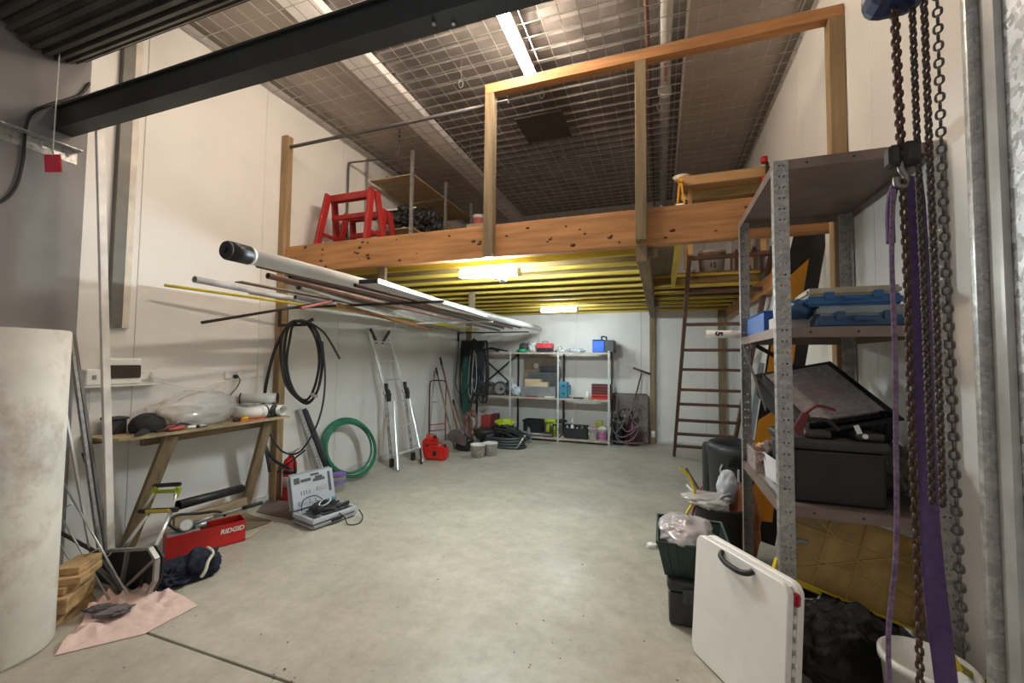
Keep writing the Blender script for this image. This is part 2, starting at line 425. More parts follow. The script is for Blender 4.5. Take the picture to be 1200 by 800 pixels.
l2 = tube_lamp('loft_batten_lamp', 'glowing batten lamp on the first joist under the loft, with a round sensor', (-1.98, 3.97, 2.50), (-1.36, 3.97, 2.50), .10, .07, (.84, .97, 1.0), LAMP_LOFT)
MB().lathe([(0, 0), (.03, 0), (.045, .02), (.045, .05), (.03, .06), (0, .06)], 16, Matrix.Translation((-1.52, 3.98, 2.40))).box((-1.56, 3.98, 2.445), (.13, .05, .03), bev=.006).build('sensor', WHITEP, l2)
MB().lohi((-2.0, 3.93, 2.555), (-1.34, 4.01, 2.568)).build('mounting_plate', WHITEP, l2)
l3 = tube_lamp('loft_batten_lamp', 'glowing batten lamp at the far end under the loft', (-2.0, 7.2, 2.50), (-1.37, 7.2, 2.50), .10, .07, (.84, .97, 1.0), LAMP_FAR, 'far')
MB().lohi((-2.02, 7.16, 2.555), (-1.35, 7.24, 2.568)).build('mounting_plate', WHITEP, l3)
# ------------------------------------------------------------------ loft platform
loft = thing('loft_platform', 'timber loft across the shed with a deep front beam and yellow joists', 'loft', (L+.05, 3.63, 0))
KNOT = mat('knot', (.12, .05, .025), .7)
bm_ = MB().lohi((-4.08, 3.63, 2.575), (RW-.012, 3.72, 2.885), bev=.004).build('front_beam', PINE['x'], loft)
kn = MB(); random.seed(11)
for i in range(46):
    kx, kz = random.uniform(-4, 1.1), random.uniform(2.60, 2.86)
    kn.lathe([(0, 0), (random.uniform(.006, .017), 0), (0, .002)], 8, Matrix.Translation((kx, 3.629, kz)) @ Matrix.Rotation(R(90), 4, 'X') @ Matrix.Scale(1.5, 4, (1, 0, 0)))
kn.build('knots', KNOT, bm_, kind='stuff')
def jrow(y, x0, x1):
    if y < 4.1: MB().lohi((x0, y, 2.60), (x1, y+.05, 2.775)).build('joist', YJOIST['x'], loft)
    else:
        o_ = MB().lohi((x0, y, 2.60), (x1, y+.065, 2.635)).lohi((x0, y, 2.742), (x1, y+.065, 2.775)).build('joist', YJOIST['x'], loft)
        MB().lohi((x0, y+.026, 2.6355), (x1, y+.038, 2.7415)).build('joist_web', wood('web', (.30, .19, .07), 'x'), o_)
    return
for y in (3.74, 4.02): jrow(y, -4.1, -.2 if y < 3.8 else -.2)
for y in (4.45, 4.87, 5.30, 5.74, 6.18, 6.64, 7.12, 7.60, 8.1, 8.70): jrow(y, -4.1, -.2)
for y in (6.0, 6.5, 7.12, 7.60, 8.1, 8.70): jrow(y, -.08, 1.2)
jrow(3.74, -.08, 1.2)
MB().lohi((.14, 3.80, 2.60), (.185, 6.0, 2.775)).build('joist', YJOIST['y'], loft)
MB().lohi((-.19, 3.72, 2.47), (-.09, 8.78, 2.60), bev=.003).build('trimmer_beam', PINE_OLD['y'], loft)
MB().lohi((-.085, 3.72, 2.50), (-.02, 3.80, 2.60)).build('packer', PINE_OLD['z'], loft)
MB().lohi((-.085, 7.0, 2.47), (-.02, 7.6, 2.60)).build('packer', PINE_OLD['z'], loft)
MB().lohi((1.16, 4.9, 2.42), (1.25, 8.69, 2.60)).build('trimmer_beam', PINE['y'], loft)
for (a, b) in (((-4.15, 3.63+.1, 2.776), (.14, 6.2, 2.80)), ((-4.15, 6.203, 2.776), (.14, 8.78, 2.80)), ((.143, 6.0, 2.776), (1.25, 8.78, 2.80)), ((.143-.0, 3.73, 2.776), (1.25, 3.80, 2.80))):
    MB().lohi(a, b).build('deck_board', PLYD, loft)
def post(x0, x1, y0, y1, z0, z1, m=None): MB().lohi((x0, y0, z0), (x1, y1, z1), bev=.003).build('post', m or PINE_OLD['z'], loft)
post(L+.002, -4.082, 3.60, 3.69, 0, 4.20, PINE_DK['z'])
post(-1.555, -1.465, 3.54, 3.628, 2.56, 4.12)
post(-.19, -.10, 3.54, 3.628, 2.60, 4.12)
MB().lohi((-.19, 3.63, 2.44), (-.10, 3.715, 2.575)).build('post', PINE_OLD['z'], loft)
post(1.17, RW-.004, 3.54, 3.628, 0, 4.12, PINE_DK['z'])
post(-.20, -.10, 8.70, 8.79, 0, 2.47)
post(1.03, 1.15, 8.70, 8.79, 0, 2.60)
post(-4.0, -3.90, 8.25, 8.34, 0, 2.60)
MB().lohi((-1.555, 3.54, 4.12), (RW-.004, 3.628, 4.21), bev=.003).build('handrail', PINE['x'], loft)
# steel tube rail at the left end
one('steel_rail', MB().cyl((-4.078, 3.65, 4.075), (-1.36, 3.65, 4.075), .019, n=12), mat('rail_grey', (.11, .105, .10), .5, .4), 'thin grey steel tube rail between the left post and the handrail post', 'rail')
one('conduit', MB().tube(spline([(-4.13, 4.67, 2.81), (-4.13, 4.67, 3.9), (-4.13, 4.67, 4.30), (-4.12, 4.68, 4.36), (-4.0, 4.72, 4.38), (-3.5, 4.8, 4.40), (-3.42, 4.82, 4.44), (-3.40, 4.82, 4.80)], 5), .013, 8), mat('rail_grey', (.11, .105, .10)), 'thin grey conduit bending from the left wall to the roof above the sawhorses', 'conduit')
# ------------------------------------------------------------------ roller door, steel beam, column
t = thing('roller_door', 'dark rolled-up corrugated roller door curled above the entrance', 'door', (-1.5, 1.58, 3.73))
mb = MB(); n = 30; prof = []
for k in range(n):
    a = 2*pi*k/n
    for (da, dr) in ((0, 0), (.42, 0), (.5, .028), (.92, .028)):
        prof.append((a+da*2*pi/n, .285+dr))
ring = lambda X: [(X, 1.58+r*cos(a), 4.035+r*sin(a)) for a, r in prof]
A, B = ring(-4.105), ring(1.0); N = len(A)
mb.add(A+B, [(i, (i+1) % N, N+(i+1) % N, N+i) for i in range(N)]+[tuple(range(N)), tuple(range(2*N-1, N-1, -1))])
mb.build('curtain', mat('door_sheet', (.095, .088, .076), .45, .3, .15, 4), t)
MB().tube([(-4.1, 1.80, 3.86), (1.0, 1.80, 3.86)], .012, 8).build('bottom_rail', mat('door_seal', (.28, .25, .21), .5, .3), t)
tt = MB().tube([(-3.99, 1.62, 3.75), (-4.0, 1.62, 3.0)], .004, 6); o = one('pull_string', tt, WHITEP, 'thin white cord hanging from the rolled door at the left', 'cord')
one('cord_tag', MB().box((-4.0, 1.625, 2.945), (.10, .012, .125), Matrix.Rotation(R(30), 3, 'Z') @ Matrix.Rotation(R(-6), 3, 'Y'), bev=.004), mat('tag_red', (.72, .03, .07), .5), 'square red tag at the end of the white cord', 'tag')
t = thing('steel_beam', 'dark painted steel beam crossing above the entrance', 'beam', (-1.4, 1.7, 3.22))
MB().lohi((-4.112, 1.655, 3.222), (RW-.005, 1.765, 3.235)).build('bottom_flange', DKSTEEL, t)
MB().lohi((-4.112, 1.675, 3.2355), (RW-.005, 1.765, 3.385)).build('web', DKSTEEL, t)
MB().lohi((-4.112, 1.655, 3.3855), (RW-.005, 1.765, 3.40)).build('top_flange', DKSTEEL, t)
for i, (bx, by) in enumerate(((-1.02, 1.70), (-.93, 1.73))):
    MB().cyl((bx, by, 3.21), (bx, by, 3.222), .01, n=6).build('bolt', STEEL, t)
t = thing('beam_bracket', 'galvanised angle bracket with bolt holes under the left end of the dark beam', 'bracket', (-4.11, 1.6, 3.0))
MB().plate((-4.1185, 1.30, 3.03), (0, 1, 0), (0, 0, 1), .50, .09, [.06, .16, .30, .36, .44], .05, .018, .018, .045).build('bracket_plate', GALV, t, solid=.004)
MB().lohi((-4.115, 1.30, 3.12), (-4.04, 1.80, 3.126)).build('bracket_flange', GALV, t)
one('black_cable', MB().tube(spline([P(105, 97, x=-4.10), P(92, 112, x=-4.10), P(60, 122, x=-4.10), P(38, 132, x=-4.10), P(30, 150, x=-4.10), P(27, 185, x=-4.10), P(20, 215, x=-4.10), P(8, 232, x=-4.10), P(-10, 242, x=-4.10)], 5), .009, 7), BLACKR, 'black cable drooping down the grey pier from the trunking', 'cable')
one('cable_trunking', MB().lohi((L+.001, 1.93, 3.60), (L+.07, 1.99, 3.70), bev=.003), WHITEP, 'short white trunking end at the top of the pale strut', 'trunking')
# left column and pale strut
one('wall_channel', MB().lohi((L, 2.05, 1.83), (L+.05, 2.135, H-.12), bev=.004), mat('channel_grey', (.15, .145, .125), .5, .2), 'grey channel fixed up the left wall above the switchboard', 'channel')
one('wall_channel', MB().lohi((L, 2.138, 1.83), (L+.035, 2.19, H-.12), bev=.004), mat('cover_cream', (.72, .66, .58), .5), 'cream cover strip beside the grey wall channel', 'channel')
one('pale_strut', MB().beam((-3.735, 1.945, .004), (-3.80, 1.775, 3.215), .045, .03, up=(1, 0, 0), bev=.002), mat('strut_white', (.80, .76, .72), .5, dirt=.15), 'long pale strut standing upright in front of the left end of the bench', 'strut')
# door guide and column on the right
t = thing('galvanised_column', 'large galvanised steel column at the right edge', 'column', (1.17, 1.78, 0))
MB().lohi((1.075, 1.50, 0), (RW-.002, 1.86, H-.15), bev=.012, seg=2).build('column_body', GALVBIG, t)
MB().lohi((1.020, 1.865, 0), (1.068, 1.905, 4.5), bev=.014, seg=3).build('door_guide', GALV, t)
MB().lohi((1.052, 1.80, 0), (1.073, 1.862, 4.5)).build('guide_slot', mat('guide_smooth', (.50, .49, .47), .35, .4), t)
# ================================================================== LEFT SIDE
TUBEM = mat('board_tube', (.80, .76, .69), .75, var=.06, scale=6, dirt=.75, stretch=(1, 1, .8), dirtcol=(.33, .22, .15), bump=.1)
t = MB(); ccx, ccy, cr_ = -3.365, 1.24, .235
t.lathe([(cr_-.02, .01), (cr_-.01, 0), (cr_, .02), (cr_, 1.735), (cr_-.008, 1.745), (cr_-.012, 1.735), (cr_-.012, .3)], 48, Matrix.Translation((ccx, ccy, 0)))
one('forming_tube', t, TUBEM, 'big off-white stained tube standing upright at the left edge', 'tube')
# switch gear on the wall
t = thing('switchboard', 'white switchboard with a dark window on the left wall above the bench', 'switchboard', (L, 2.15, 1.42))
MB().lohi((L+.001, 2.035, 1.375), (L+.075, 2.275, 1.585), bev=.012, seg=2).build('enclosure', WHITEP, t)
MB().lohi((L+.0755, 2.05, 1.425), (L+.088, 2.262, 1.53), bev=.008).build('window_cover', mat('smoked_cover', (.05, .035, .025), .15), t)
t = thing('isolator_box', 'small white isolator box left of the switchboard', 'switch box', (L, 1.96, 1.38))
MB().lohi((L+.001, 1.90, 1.375), (L+.10, 2.0, 1.50), bev=.008).build('enclosure', WHITEP, t)
MB().box((L+.103, 1.95, 1.44), (.006, .022, .03)).build('switch', GREY, t)
one('cable_shelf', MB().lohi((L+.001, 1.88, 1.362), (L+.11, 2.40, 1.3735)), WHITEP, 'thin white ledge under the switchboard and isolator box', 'ledge')
def outlet(y, z, label, w=.13):
    t = thing('power_outlet', label, 'power outlet', (L, y, z), group='power outlets on the left wall')
    MB().lohi((L+.001, y-w/2, z-.04), (L+.012, y+w/2, z+.04), bev=.003).build('cover_plate', WHITEP, t)
    for s in (-1, 1): MB().lohi((L+.0125, y+s*w*.25-.008, z+.012), (L+.016, y+s*w*.25+.008, z+.026)).build('rocker', mat('rocker_grey', (.6, .6, .6), .4), t)
    return t
outlet(2.345, 1.44, 'white double outlet right beside the switchboard')
outlet(3.12, 1.425, 'white double outlet with a black plug on the left wall above the poly bag', .17)
one('power_plug', MB().lathe([(0, 0), (.02, 0), (.024, .02), (.014, .045), (0, .045)], 12, Matrix.Translation((L+.0165, 3.13, 1.405)) @ Matrix.Rotation(R(90), 4, 'Y')).tube(spline([(L+.06, 3.13, 1.405), (L+.07, 3.15, 1.37), (L+.05, 3.14, 1.30), (L+.03, 3.10, 1.24), (L+.02, 3.05, 1.18)], 5), .005, 6), BLACK, 'black plug and short drooping lead in the outlet above the bag', 'plug')
one('power_plug', MB().lohi((L+.017, 2.36, 1.41), (L+.06, 2.40, 1.45), bev=.006).tube(spline([(L+.05, 2.39, 1.42), (L+.06, 2.5, 1.36), (L+.05, 2.75, 1.31), (L+.04, 3.0, 1.36), (L+.03, 3.15, 1.385), (L+.02, 3.4, 1.40), (L+.02, 3.59, 1.395)], 6), .005, 6), WHITEP, 'white plug with a long white cord sagging along the wall', 'plug')
one('wall_cable', MB().tube(spline([(L+.02, 1.97, 1.36), (L+.02, 1.965, 1.1), (L+.015, 1.95, .97)], 4), .004, 6), WHITEP, 'thin white cable dropping from the isolator box to the bench', 'cable')
# bench
b = thing('wall_bench', 'rough board bench fixed to the left wall on slanting timber legs', 'bench', (-3.95, 2.7, 0))
poly = [(-4.165, 1.93), (-3.90, 1.93), (-3.79, 1.98), (-3.73, 2.10), (-3.70, 3.42), (-4.165, 3.42)]
MB().prism([(x, y, .97) for x, y in poly], (0, 0, .02)).build('bench_top', mat('bench_ply', (.42, .33, .19), .6, var=.2, scale=5, dirt=.5), b)
MB().lohi((-4.165, 2.0, .92), (-4.12, 3.4, .969)).build('bearer', PINE_OLD['y'], b)
MB().lohi((-3.98, 2.22, .88), (-3.93, 3.38, .969)).build('bearer', PINE_OLD['y'], b)
for (y, y2) in ((2.34, 2.24), (3.24, 3.27)):
    MB().beam((-3.80, y, .955), (-4.12, y2, .03), .10, .04, up=(1, 0, .3)).build('leg', PINE_OLD['z'], b)
# things on the bench
bz = .991
t = thing('peaked_hat', 'black peaked cap lying on the left end of the bench', 'cap', (-3.96, 2.23, bz))
MB().blob((-3.95, 2.25, bz+.05), (.11, .12, .10), 3, .05, 2, 4, floor=bz+.002).build('crown', mat('cap_black', (.022, .022, .024), .85, var=.2, scale=20), t)
MB().grid(12, 6, lambda u, v: V(-3.95+(.10+.11*v*sin(pi*u))*sin(R(50+80*u)), 2.25-(.10+.11*v*sin(pi*u))*cos(R(-30+110*u)), bz+.024-.014*v+.02*sin(pi*u)*(1-v))).build('peak', MATS['cap_black'], t, solid=.004)
one('parts_tray', MB().lohi((-4.13, 2.04, bz), (-4.02, 2.15, bz+.11), bev=.006).box((-4.075, 2.095, bz+.12), (.13, .13, .018), bev=.004), mat('tray_black', (.03, .028, .03), .6), 'black box behind the cap at the left end of the bench', 'box')
one('poly_bag', MB().blob((-3.95, 2.62, bz+.13), (.17, .36, .17), 5, .20, 1.4, 5, floor=bz+.002), POLY, 'large crumpled clear poly bag in the middle of the bench', 'bag')
one('brown_paper', MB().blob((-4.02, 2.42, bz+.09), (.10, .12, .09), 9, .4, 2.5, 4, floor=bz+.002, sharp=True), CARD, 'crumpled brown paper showing at the left of the poly bag', 'paper')
one('small_clutter', MB().blob((-3.80, 2.36, bz+.02), (.05, .07, .025), 2, .3, 3, 3, floor=bz+.001), mat('clutter_red', (.5, .09, .08), .5), 'small red item on the bench beside the cap', 'small item')
one('dark_strap', MB().tube(spline([(-3.80, 2.22, bz+.012), (-3.77, 2.33, bz+.03), (-3.80, 2.42, bz+.05), (-3.78, 2.52, bz+.012), (-3.82, 2.6, bz+.01), (-3.9, 2.68, bz+.012)], 5), .010, 6), BLACKR, 'dark strap trailing along the bench in front of the bag', 'strap')
for i, (x, y, c, lab) in enumerate(((-3.77, 2.47, WHITEP, 'small white fitting on the bench in front of the bag'), (-3.76, 2.56, STEEL, 'small shiny fitting on the bench edge before the bag'), (-3.83, 3.0, YEL, 'small yellow tool lying at the right of the bag'), (-3.80, 2.9, BLACK, 'small black fitting right of the poly bag'))):
    one('pipe_fitting', MB().cyl((x, y-.03, bz+.016), (x+.01, y+.03, bz+.016), .015, n=10), c, lab, 'fitting', 'loose fittings on the bench')
one('orange_sheet', MB().lohi((-3.88, 2.88, bz-.0005), (-3.73, 3.18, bz+.004)), mat('orange_sheet', (.75, .20, .08), .6), 'flat orange sheet on the bench under the white elbow', 'sheet')
def elbow(c, r, label, rz, seal=True):
    t = thing('pvc_elbow', label, 'pipe fitting', (c[0], c[1], bz), rz, 'white pipe fittings on the bench')
    Rm = ROOTM[t.name]
    p = [V(-.11, 0, r), V(-.04, 0, r), V(.0, .02, r), V(.03, .06, r), V(.035, .12, r)]
    p = [Rm @ q for q in p]
    MB().tube(spline(p, 6), r*.93, 20).build('bend', PVC, t)
    MB().cyl(p[-1], p[-1]+(p[-1]-p[-2]).normalized()*.05, r, n=20).build('socket', PVC, t)
    MB().cyl(p[0], p[0]+(p[0]-p[1]).normalized()*.04, r, n=20).build('socket', PVC, t)
    if seal: MB().cyl(p[-1]+(p[-1]-p[-2]).normalized()*.051, p[-1]+(p[-1]-p[-2]).normalized()*.065, r*1.03, n=20).build('rubber_seal', BLACKR, t)
    return t
elbow((-3.86, 3.04, 0), .062, 'white pipe elbow lying on the orange sheet at the right of the bag', R(0))
t = thing('pvc_socket', 'white pipe piece with a black ring seal on the bench left of the post', 'pipe fitting', (-3.95, 3.27, bz+.0), 0, 'white pipe fittings on the bench')
MB().cyl((-4.02, 3.22, bz+.062), (-3.80, 3.30, bz+.062), .058, n=24).build('barrel', PVC, t)
MB().cyl((-3.799, 3.30, bz+.062), (-3.785, 3.305, bz+.062), .062, n=24).build('rubber_seal', BLACKR, t)
t = thing('pvc_tee', 'open white pipe socket lying on the right end of the bench', 'pipe fitting', (-3.85, 3.36, bz), 0, 'white pipe fittings on the bench')
MB().hollow((-4.05, 3.375, bz+.06), (-3.74, 3.37, bz+.06), .055, .006, 24).build('barrel', PVC, t)
t = thing('pvc_tee', 'white pipe tee with black rings resting on the other pipe fittings', 'pipe fitting', (-3.98, 3.30, bz+.12), 0, 'white pipe fittings on the bench')
MB().hollow((-4.12, 3.18, bz+.185), (-3.86, 3.40, bz+.185), .05, .006, 24).build('barrel', PVC, t)
MB().tube([V(-3.86, 3.40, bz+.185)+V(.05*cos(a)*.65, -.05*cos(a)*.76, .05*sin(a)) for a in [2*pi*k/20 for k in range(20)]], .008, 6, closed=True).build('rubber_seal', BLACKR, t)
MB().tube([V(-4.12, 3.18, bz+.185)+V(.05*cos(a)*.65, -.05*cos(a)*.76, .05*sin(a)) for a in [2*pi*k/20 for k in range(20)]], .008, 6, closed=True).build('rubber_seal', BLACKR, t)
# ------------- pipe rack
ARM = mat('rack_arm', (.035, .033, .032), .5, .4)
def rack(y, x1, label, drop, x0=L+.004, col=ARM):
    t = thing('rack_bracket', label, 'bracket', (x0, y, 2.17), group='brackets that carry the pipes')
    MB().lohi((x0, y-.012, 2.175), (x1, y+.012, 2.20)).build('arm', col, t)
    MB().lohi((x0, y-.02, 2.2-drop), (x0+.03, y+.02, 2.174)).build('upright', col, t)
    return t
rack(3.73, -2.06, 'black rack arm holding the pipes beside the left loft post', .3)
rack(5.88, -2.40, 'pale rack arm under the pipes at mid length', .12, col=WHITEP)
rack(8.19, -2.55, 'far dark rack arm near the back corner of the shed', .2)
one('arm_clip', MB().box((-3.0, 5.92, 2.14), (.06, .05, .06), bev=.01).box((-2.9, 5.95, 2.12), (.16, .03, .02)), WHITEP, 'small white clip hanging under the middle rack arm', 'clip')
rz0 = 2.202
def pipe(px0, px1, z, r, m, label, cap=None, y0=None, name='pipe', hollow=True, n=16):
    a = P(*px0, z=z) if y0 is None else y0[0]; b_ = P(*px1, z=z) if y0 is None else y0[1]
    if cap or not hollow: mb = MB().cyl(a, b_, r, n=n)
    else: mb = MB().hollow(a, b_, r, max(.0015, r*.12), n)
    return one(name, mb, m, label, 'pipe', 'pipes lying on the wall rack')
t = thing('pvc_pipe', 'long thick white pipe with a black end cap on top of the rack', 'pipe', (-2.3, 5, 2.20), group='pipes lying on the wall rack')
za = rz0+.055
pa, pb = V(-2.37, 1.78, za), V(-2.30, 8.35, za)
pa, pb = P(282, 297, z=za), P(632, 385, z=za)
dd = (pb-pa).normalized(); 
MB().hollow(pa, pb, .053, .004, 32).build('pipe_length', PVC, t)
MB().cyl(pa-dd*.085, pa+dd*.05, .060, n=32).cyl(pa-dd*.10, pa-dd*.085, .052, .060, n=32).build('end_cap', BLACK, t)
MB().cyl(pa-dd*.115, pa-dd*.1, .02, n=6).build('cap_screw', BLACK, t)
MB().cyl(pa+dd*.05, pa+dd*.075, .056, n=32).build('collar', PVC, t)
pipe((228, 327), (455, 372), rz0+.028, .028, mat('grey_white_pipe', (.62, .60, .60), .4), 'thin off-white pipe reaching out at the left of the rack')
pipe((193, 334), (560, 386), rz0+.014, .013, YEL, 'long thin yellow pipe lowest at the left of the rack')
pipe((292, 343), (572, 391), rz0+.014, .014, YEL, 'second yellow pipe starting nearer the rack post')
pipe((302, 310), (600, 384), rz0+.022, .022, BROWNP, 'brown pipe just below the thick white pipe')
pipe((314, 323), (585, 387), rz0+.024, .024, BROWNP, 'brown pipe second below the thick white pipe')
pipe((340, 323), (590, 384), rz0+.022, .022, DKGREY, 'dark pipe between the two brown pipes')
pipe((416, 334), (610, 384), rz0+.016, .016, mat('dark_red_pipe', (.10, .03, .03), .4), 'dark red pipe starting near the steel tray')
pipe((0, 0), (1, 1), 0, .015, mat('pink_conduit', (.72, .26, .28), .45), 'pink conduit lying across the other pipes', y0=(P(353, 361, y=3.25), P(436, 342, y=4.5)))
pipe((0, 0), (1, 1), 0, .013, mat('black_rod', (.04, .03, .03), .4, .3), 'black pipe pointing down left under the rack', y0=(P(236, 378, y=2.45), P(430, 346, y=4.2)))
pipe((350, 336), (540, 388), rz0+.03, .03, mat('beige_pipe', (.55, .50, .44), .5), 'beige pipe deep in the rack behind the brown ones')
pipe((346, 348), (520, 386), rz0+.022, .022, mat('grey_pipe', (.40, .38, .37), .5), 'grey pipe at the back of the rack')
pipe((345, 350), (545, 389), rz0+.026, .026, WHITEP, 'white pipe at the wall side of the rack')
one('timber_batten', MB().beam(P(395, 357, z=2.15), P(505, 386, z=2.15), .02, .045), PINE['y'], 'thin pine batten lowest on the wall side of the rack', 'batten')
one('timber_batten', MB().beam(P(345, 330, z=rz0+.06), P(470, 362, z=rz0+.06), .22, .018), PLYD, 'wide brown board among the pipes of the rack', 'board')
one('timber_batten', MB().beam(P(280, 330, z=rz0+.062), P(415, 356, z=rz0+.062), .10, .01), PLYD, 'brown offcut under the off-white pipe at the left of the rack', 'board')
# steel tray (flat channel)
a, c = P(432, 332, z=2.222), P(565, 372, z=2.222)
t = thing('steel_tray', 'long flat white steel tray with dark underside in front of the pipes', 'tray', (a+c)/2)
dd = (c-a).normalized(); sd = V(dd.y, -dd.x, 0)
MB().beam(a, c, .18, .004).build('tray_base', mat('tray_white', (.66, .66, .64), .4, .2), t)
MB().beam(a+sd*.09+V(0, 0, .018), c+sd*.09+V(0, 0, .018), .004, .036).build('tray_lip', MATS['tray_white'], t)
MB().beam(a-dd*.003-sd*.09+V(0, 0, .016), a-dd*.003+sd*.09+V(0, 0, .016), .006, .034).build('tray_end', BLACK, t)
for i, (px, py, z0, z1, lab) in enumerate(((448, 322, 2.32, 2.57, 'short pale timber hanger below the front beam'), (553, 350, 2.32, 2.58, 'timber hanger below the middle of the loft above the pipe'))):
    q = P(px, py, z=2.5); 
    one('rack_hanger', MB().lohi((q.x-.045, q.y-.02, 2.33), (q.x+.045, q.y+.02, 2.573 if i == 0 else 2.599)), PINE_OLD['z'], lab, 'hanger')
# ------------- hook and black hose coil
one('hose_hook', MB().lohi((-4.10, 3.575, 1.955), (-4.07, 3.598, 2.15)).lohi((-4.07, 3.575, 1.955), (-3.70, 3.598, 1.985)).beam((-3.71, 3.586, 1.985), (-3.60, 3.586, 2.03), .02, .03), ARM, 'black right-angled hook on the loft post carrying the black hose', 'hook')
HY = 3.55
def hp(pts, y=HY, dy=0): return [P(px, py, y=y+dy*k) for k, (px, py) in enumerate(pts)]
t = thing('black_hose', 'coil of thick black hose hanging from the hook on the loft post', 'hose', P(350, 560, y=HY))
cs = [[(340, 378), (330, 395), (329, 420), (335, 450), (350, 468), (362, 472), (373, 455), (378, 425), (375, 398), (365, 380), (352, 376)],
      [(343, 377), (336, 390), (333, 418), (337, 447), (349, 464), (360, 468), (369, 452), (374, 425), (371, 400), (362, 382), (352, 377)],
      [(352, 375), (343, 382), (340, 395), (336, 425), (343, 455), (358, 471), (370, 462), (376, 440), (377, 415), (371, 390), (362, 379)]]
for i, c in enumerate(cs):
    MB().tube(spline(hp(c, HY-.012+.013*i), 6, True), .0135, 8, closed=True).build('loop', BLACKR, t)
MB().tube(spline(hp([(344, 378), (334, 386), (322, 410), (314, 440), (309, 470), (308, 500), (312, 525), (323, 540), (340, 549)], 3.50), 6), .0165, 8).build('loop', BLACKR, t)
MB().tube(spline(hp([(309, 470), (307, 490), (308, 512), (313, 534), (316, 553)], 3.475), 6), .015, 8).build('hose_end', BLACKR, t)
MB().tube(spline(hp([(362, 377), (378, 388), (388, 402), (398, 420)], 3.53), 6), .011, 8).build('hose_end', BLACKR, t)
MB().tube(spline(hp([(378, 400), (381, 440), (378, 475), (368, 505), (350, 530), (330, 528), (314, 505)], 3.535), 6), .010, 8).build('loop', mat('hose_blueblack', (.03, .035, .06), .4), t)
MB().box(P(368, 463, y=HY-.02), (.07, .06, .03), Matrix.Rotation(R(25), 3, 'Y'), bev=.006).build('tie', GREY, t)
# ------------- fire extinguisher
t = thing('fire_extinguisher', 'red fire extinguisher with a black band standing beside the loft post', 'fire extinguisher', (-3.98, 3.70, 0))
T = Matrix.Translation((-3.98, 3.70, 0))
MB().lathe([(0, 0), (.066, 0), (.072, .012), (.072, .40), (.06, .445), (.03, .475), (.02, .48), (.02, .50), (0, .50)], 28, T).build('cylinder', RED, t)
MB().lathe([(.0727, .30), (.0735, .30), (.0735, .345), (.0727, .345)], 28, T).build('band', BLACK, t)
MB().lathe([(.0728, .16), (.0732, .16), (.0732, .27), (.0728, .27)], 28, T).build('instruction_label', mat('ext_label', (.5, .08, .07), .5, scale=40, col2=(.7, .6, .55)), t)
MB().beam((-3.98, 3.70, .51), (-3.87, 3.73, .58), .02, .012).beam((-3.98, 3.70, .51), (-3.88, 3.73, .53), .02, .01).cyl((-3.98, 3.70, .50), (-3.98, 3.70, .535), .018).build('handle', STEEL, t)
MB().tube(spline([(-3.98, 3.70, .515), (-3.90, 3.68, .47), (-3.90, 3.70, .35), (-3.90, 3.72, .2)], 5), .010, 7).build('nozzle_hose', BLACKR, t)
one('dark_rod', MB().cyl(P(325, 553, y=3.52), P(358, 527, y=3.52), .009, n=8), ARM, 'thin dark rod slanting behind the hose near the extinguisher', 'rod')
# ------------- slotted angle pieces leaning
def lean_angle(p, q, w, m, label, holes=True):
    p, q = V(p), V(q); d = (q-p).normalized(); s = d.cross(V(1, 0, 0)).normalized()
    if s.y < 0: s = -s
    mb = MB().plate(p, s, d, w, (q-p).length, [w/2] if holes else [], .05, w*.3, .02)
    mb.plate(p, d.cross(s), d, w*.7, (q-p).length, [], 1, .01, .01)
    return one('slotted_angle', mb, m, label, 'steel angle', 'steel angles leaning by the green hose', solid=.003)
lean_angle((-3.93, 4.20, .005), (-4.12, 3.92, .80+.18), .05, GALV, 'galvanised slotted angle leaning on the wall right of the bench')
lean_angle((-3.90, 4.28, .005), (-4.11, 3.99, .98), .045, BLACK, 'black slotted angle leaning beside the galvanised one', False)
lean_angle((-3.91, 4.35, .005), (-4.11, 4.03, .96), .03, DKGREY, 'second dark steel angle nearest the green hose', False)
# ------------- green hose
t = thing('green_hose', 'coiled green garden hose leaning upright on the left wall', 'hose', (-3.85, 4.5, 0))
C0 = V(-3.93, 4.62, .415); u = V(.30, .95, 0).normalized(); v = V(-.32, .08, .94).normalized()
random.seed(2)
for k in range(9):
    rr = .385+random.uniform(-.06, .012); off = V(.92, -.3, 0)*(k*.010-.03)
    pts = [C0+off+u*(rr*.98*cos(a))+v*(rr*sin(a))+V(0, 0, -.002*k) for a in [2*pi*i/40 for i in range(40)]]
    for p_ in pts: p_.z = max(p_.z, .012)
    MB().tube(pts, .0115, 7, closed=True).build('loop', GREENH, t)
pts = [C0+V(.03, -.02, 0)+u*(.31*cos(a)-.03)+v*(.33*sin(a)) for a in [R(x) for x in range(95, 240, 8)]]
MB().tube(pts, .011, 7).build('hose_end', GREENH, t)
# ------------- bucket with purple lid
t = thing('paint_bucket', 'small white bucket with a purple lid behind the drill case', 'bucket', (-3.72, 4.16, 0))
T = Matrix.Translation((-3.72, 4.16, 0))
MB().lathe([(0, 0), (.085, 0), (.10, .17), (.104, .17), (.104, .18), (0, .18)], 24, T).build('tub', WHITEP, t)
MB().lathe([(.106, .175), (.108, .195), (.10, .20), (0, .196)], 24, T).build('lid', mat('lid_purple', (.20, .10, .38), .4), t)
MB().lathe([(.0975, .08), (.1005, .13)], 24, T).build('print_band', mat('band_violet', (.25, .2, .5), .5), t)
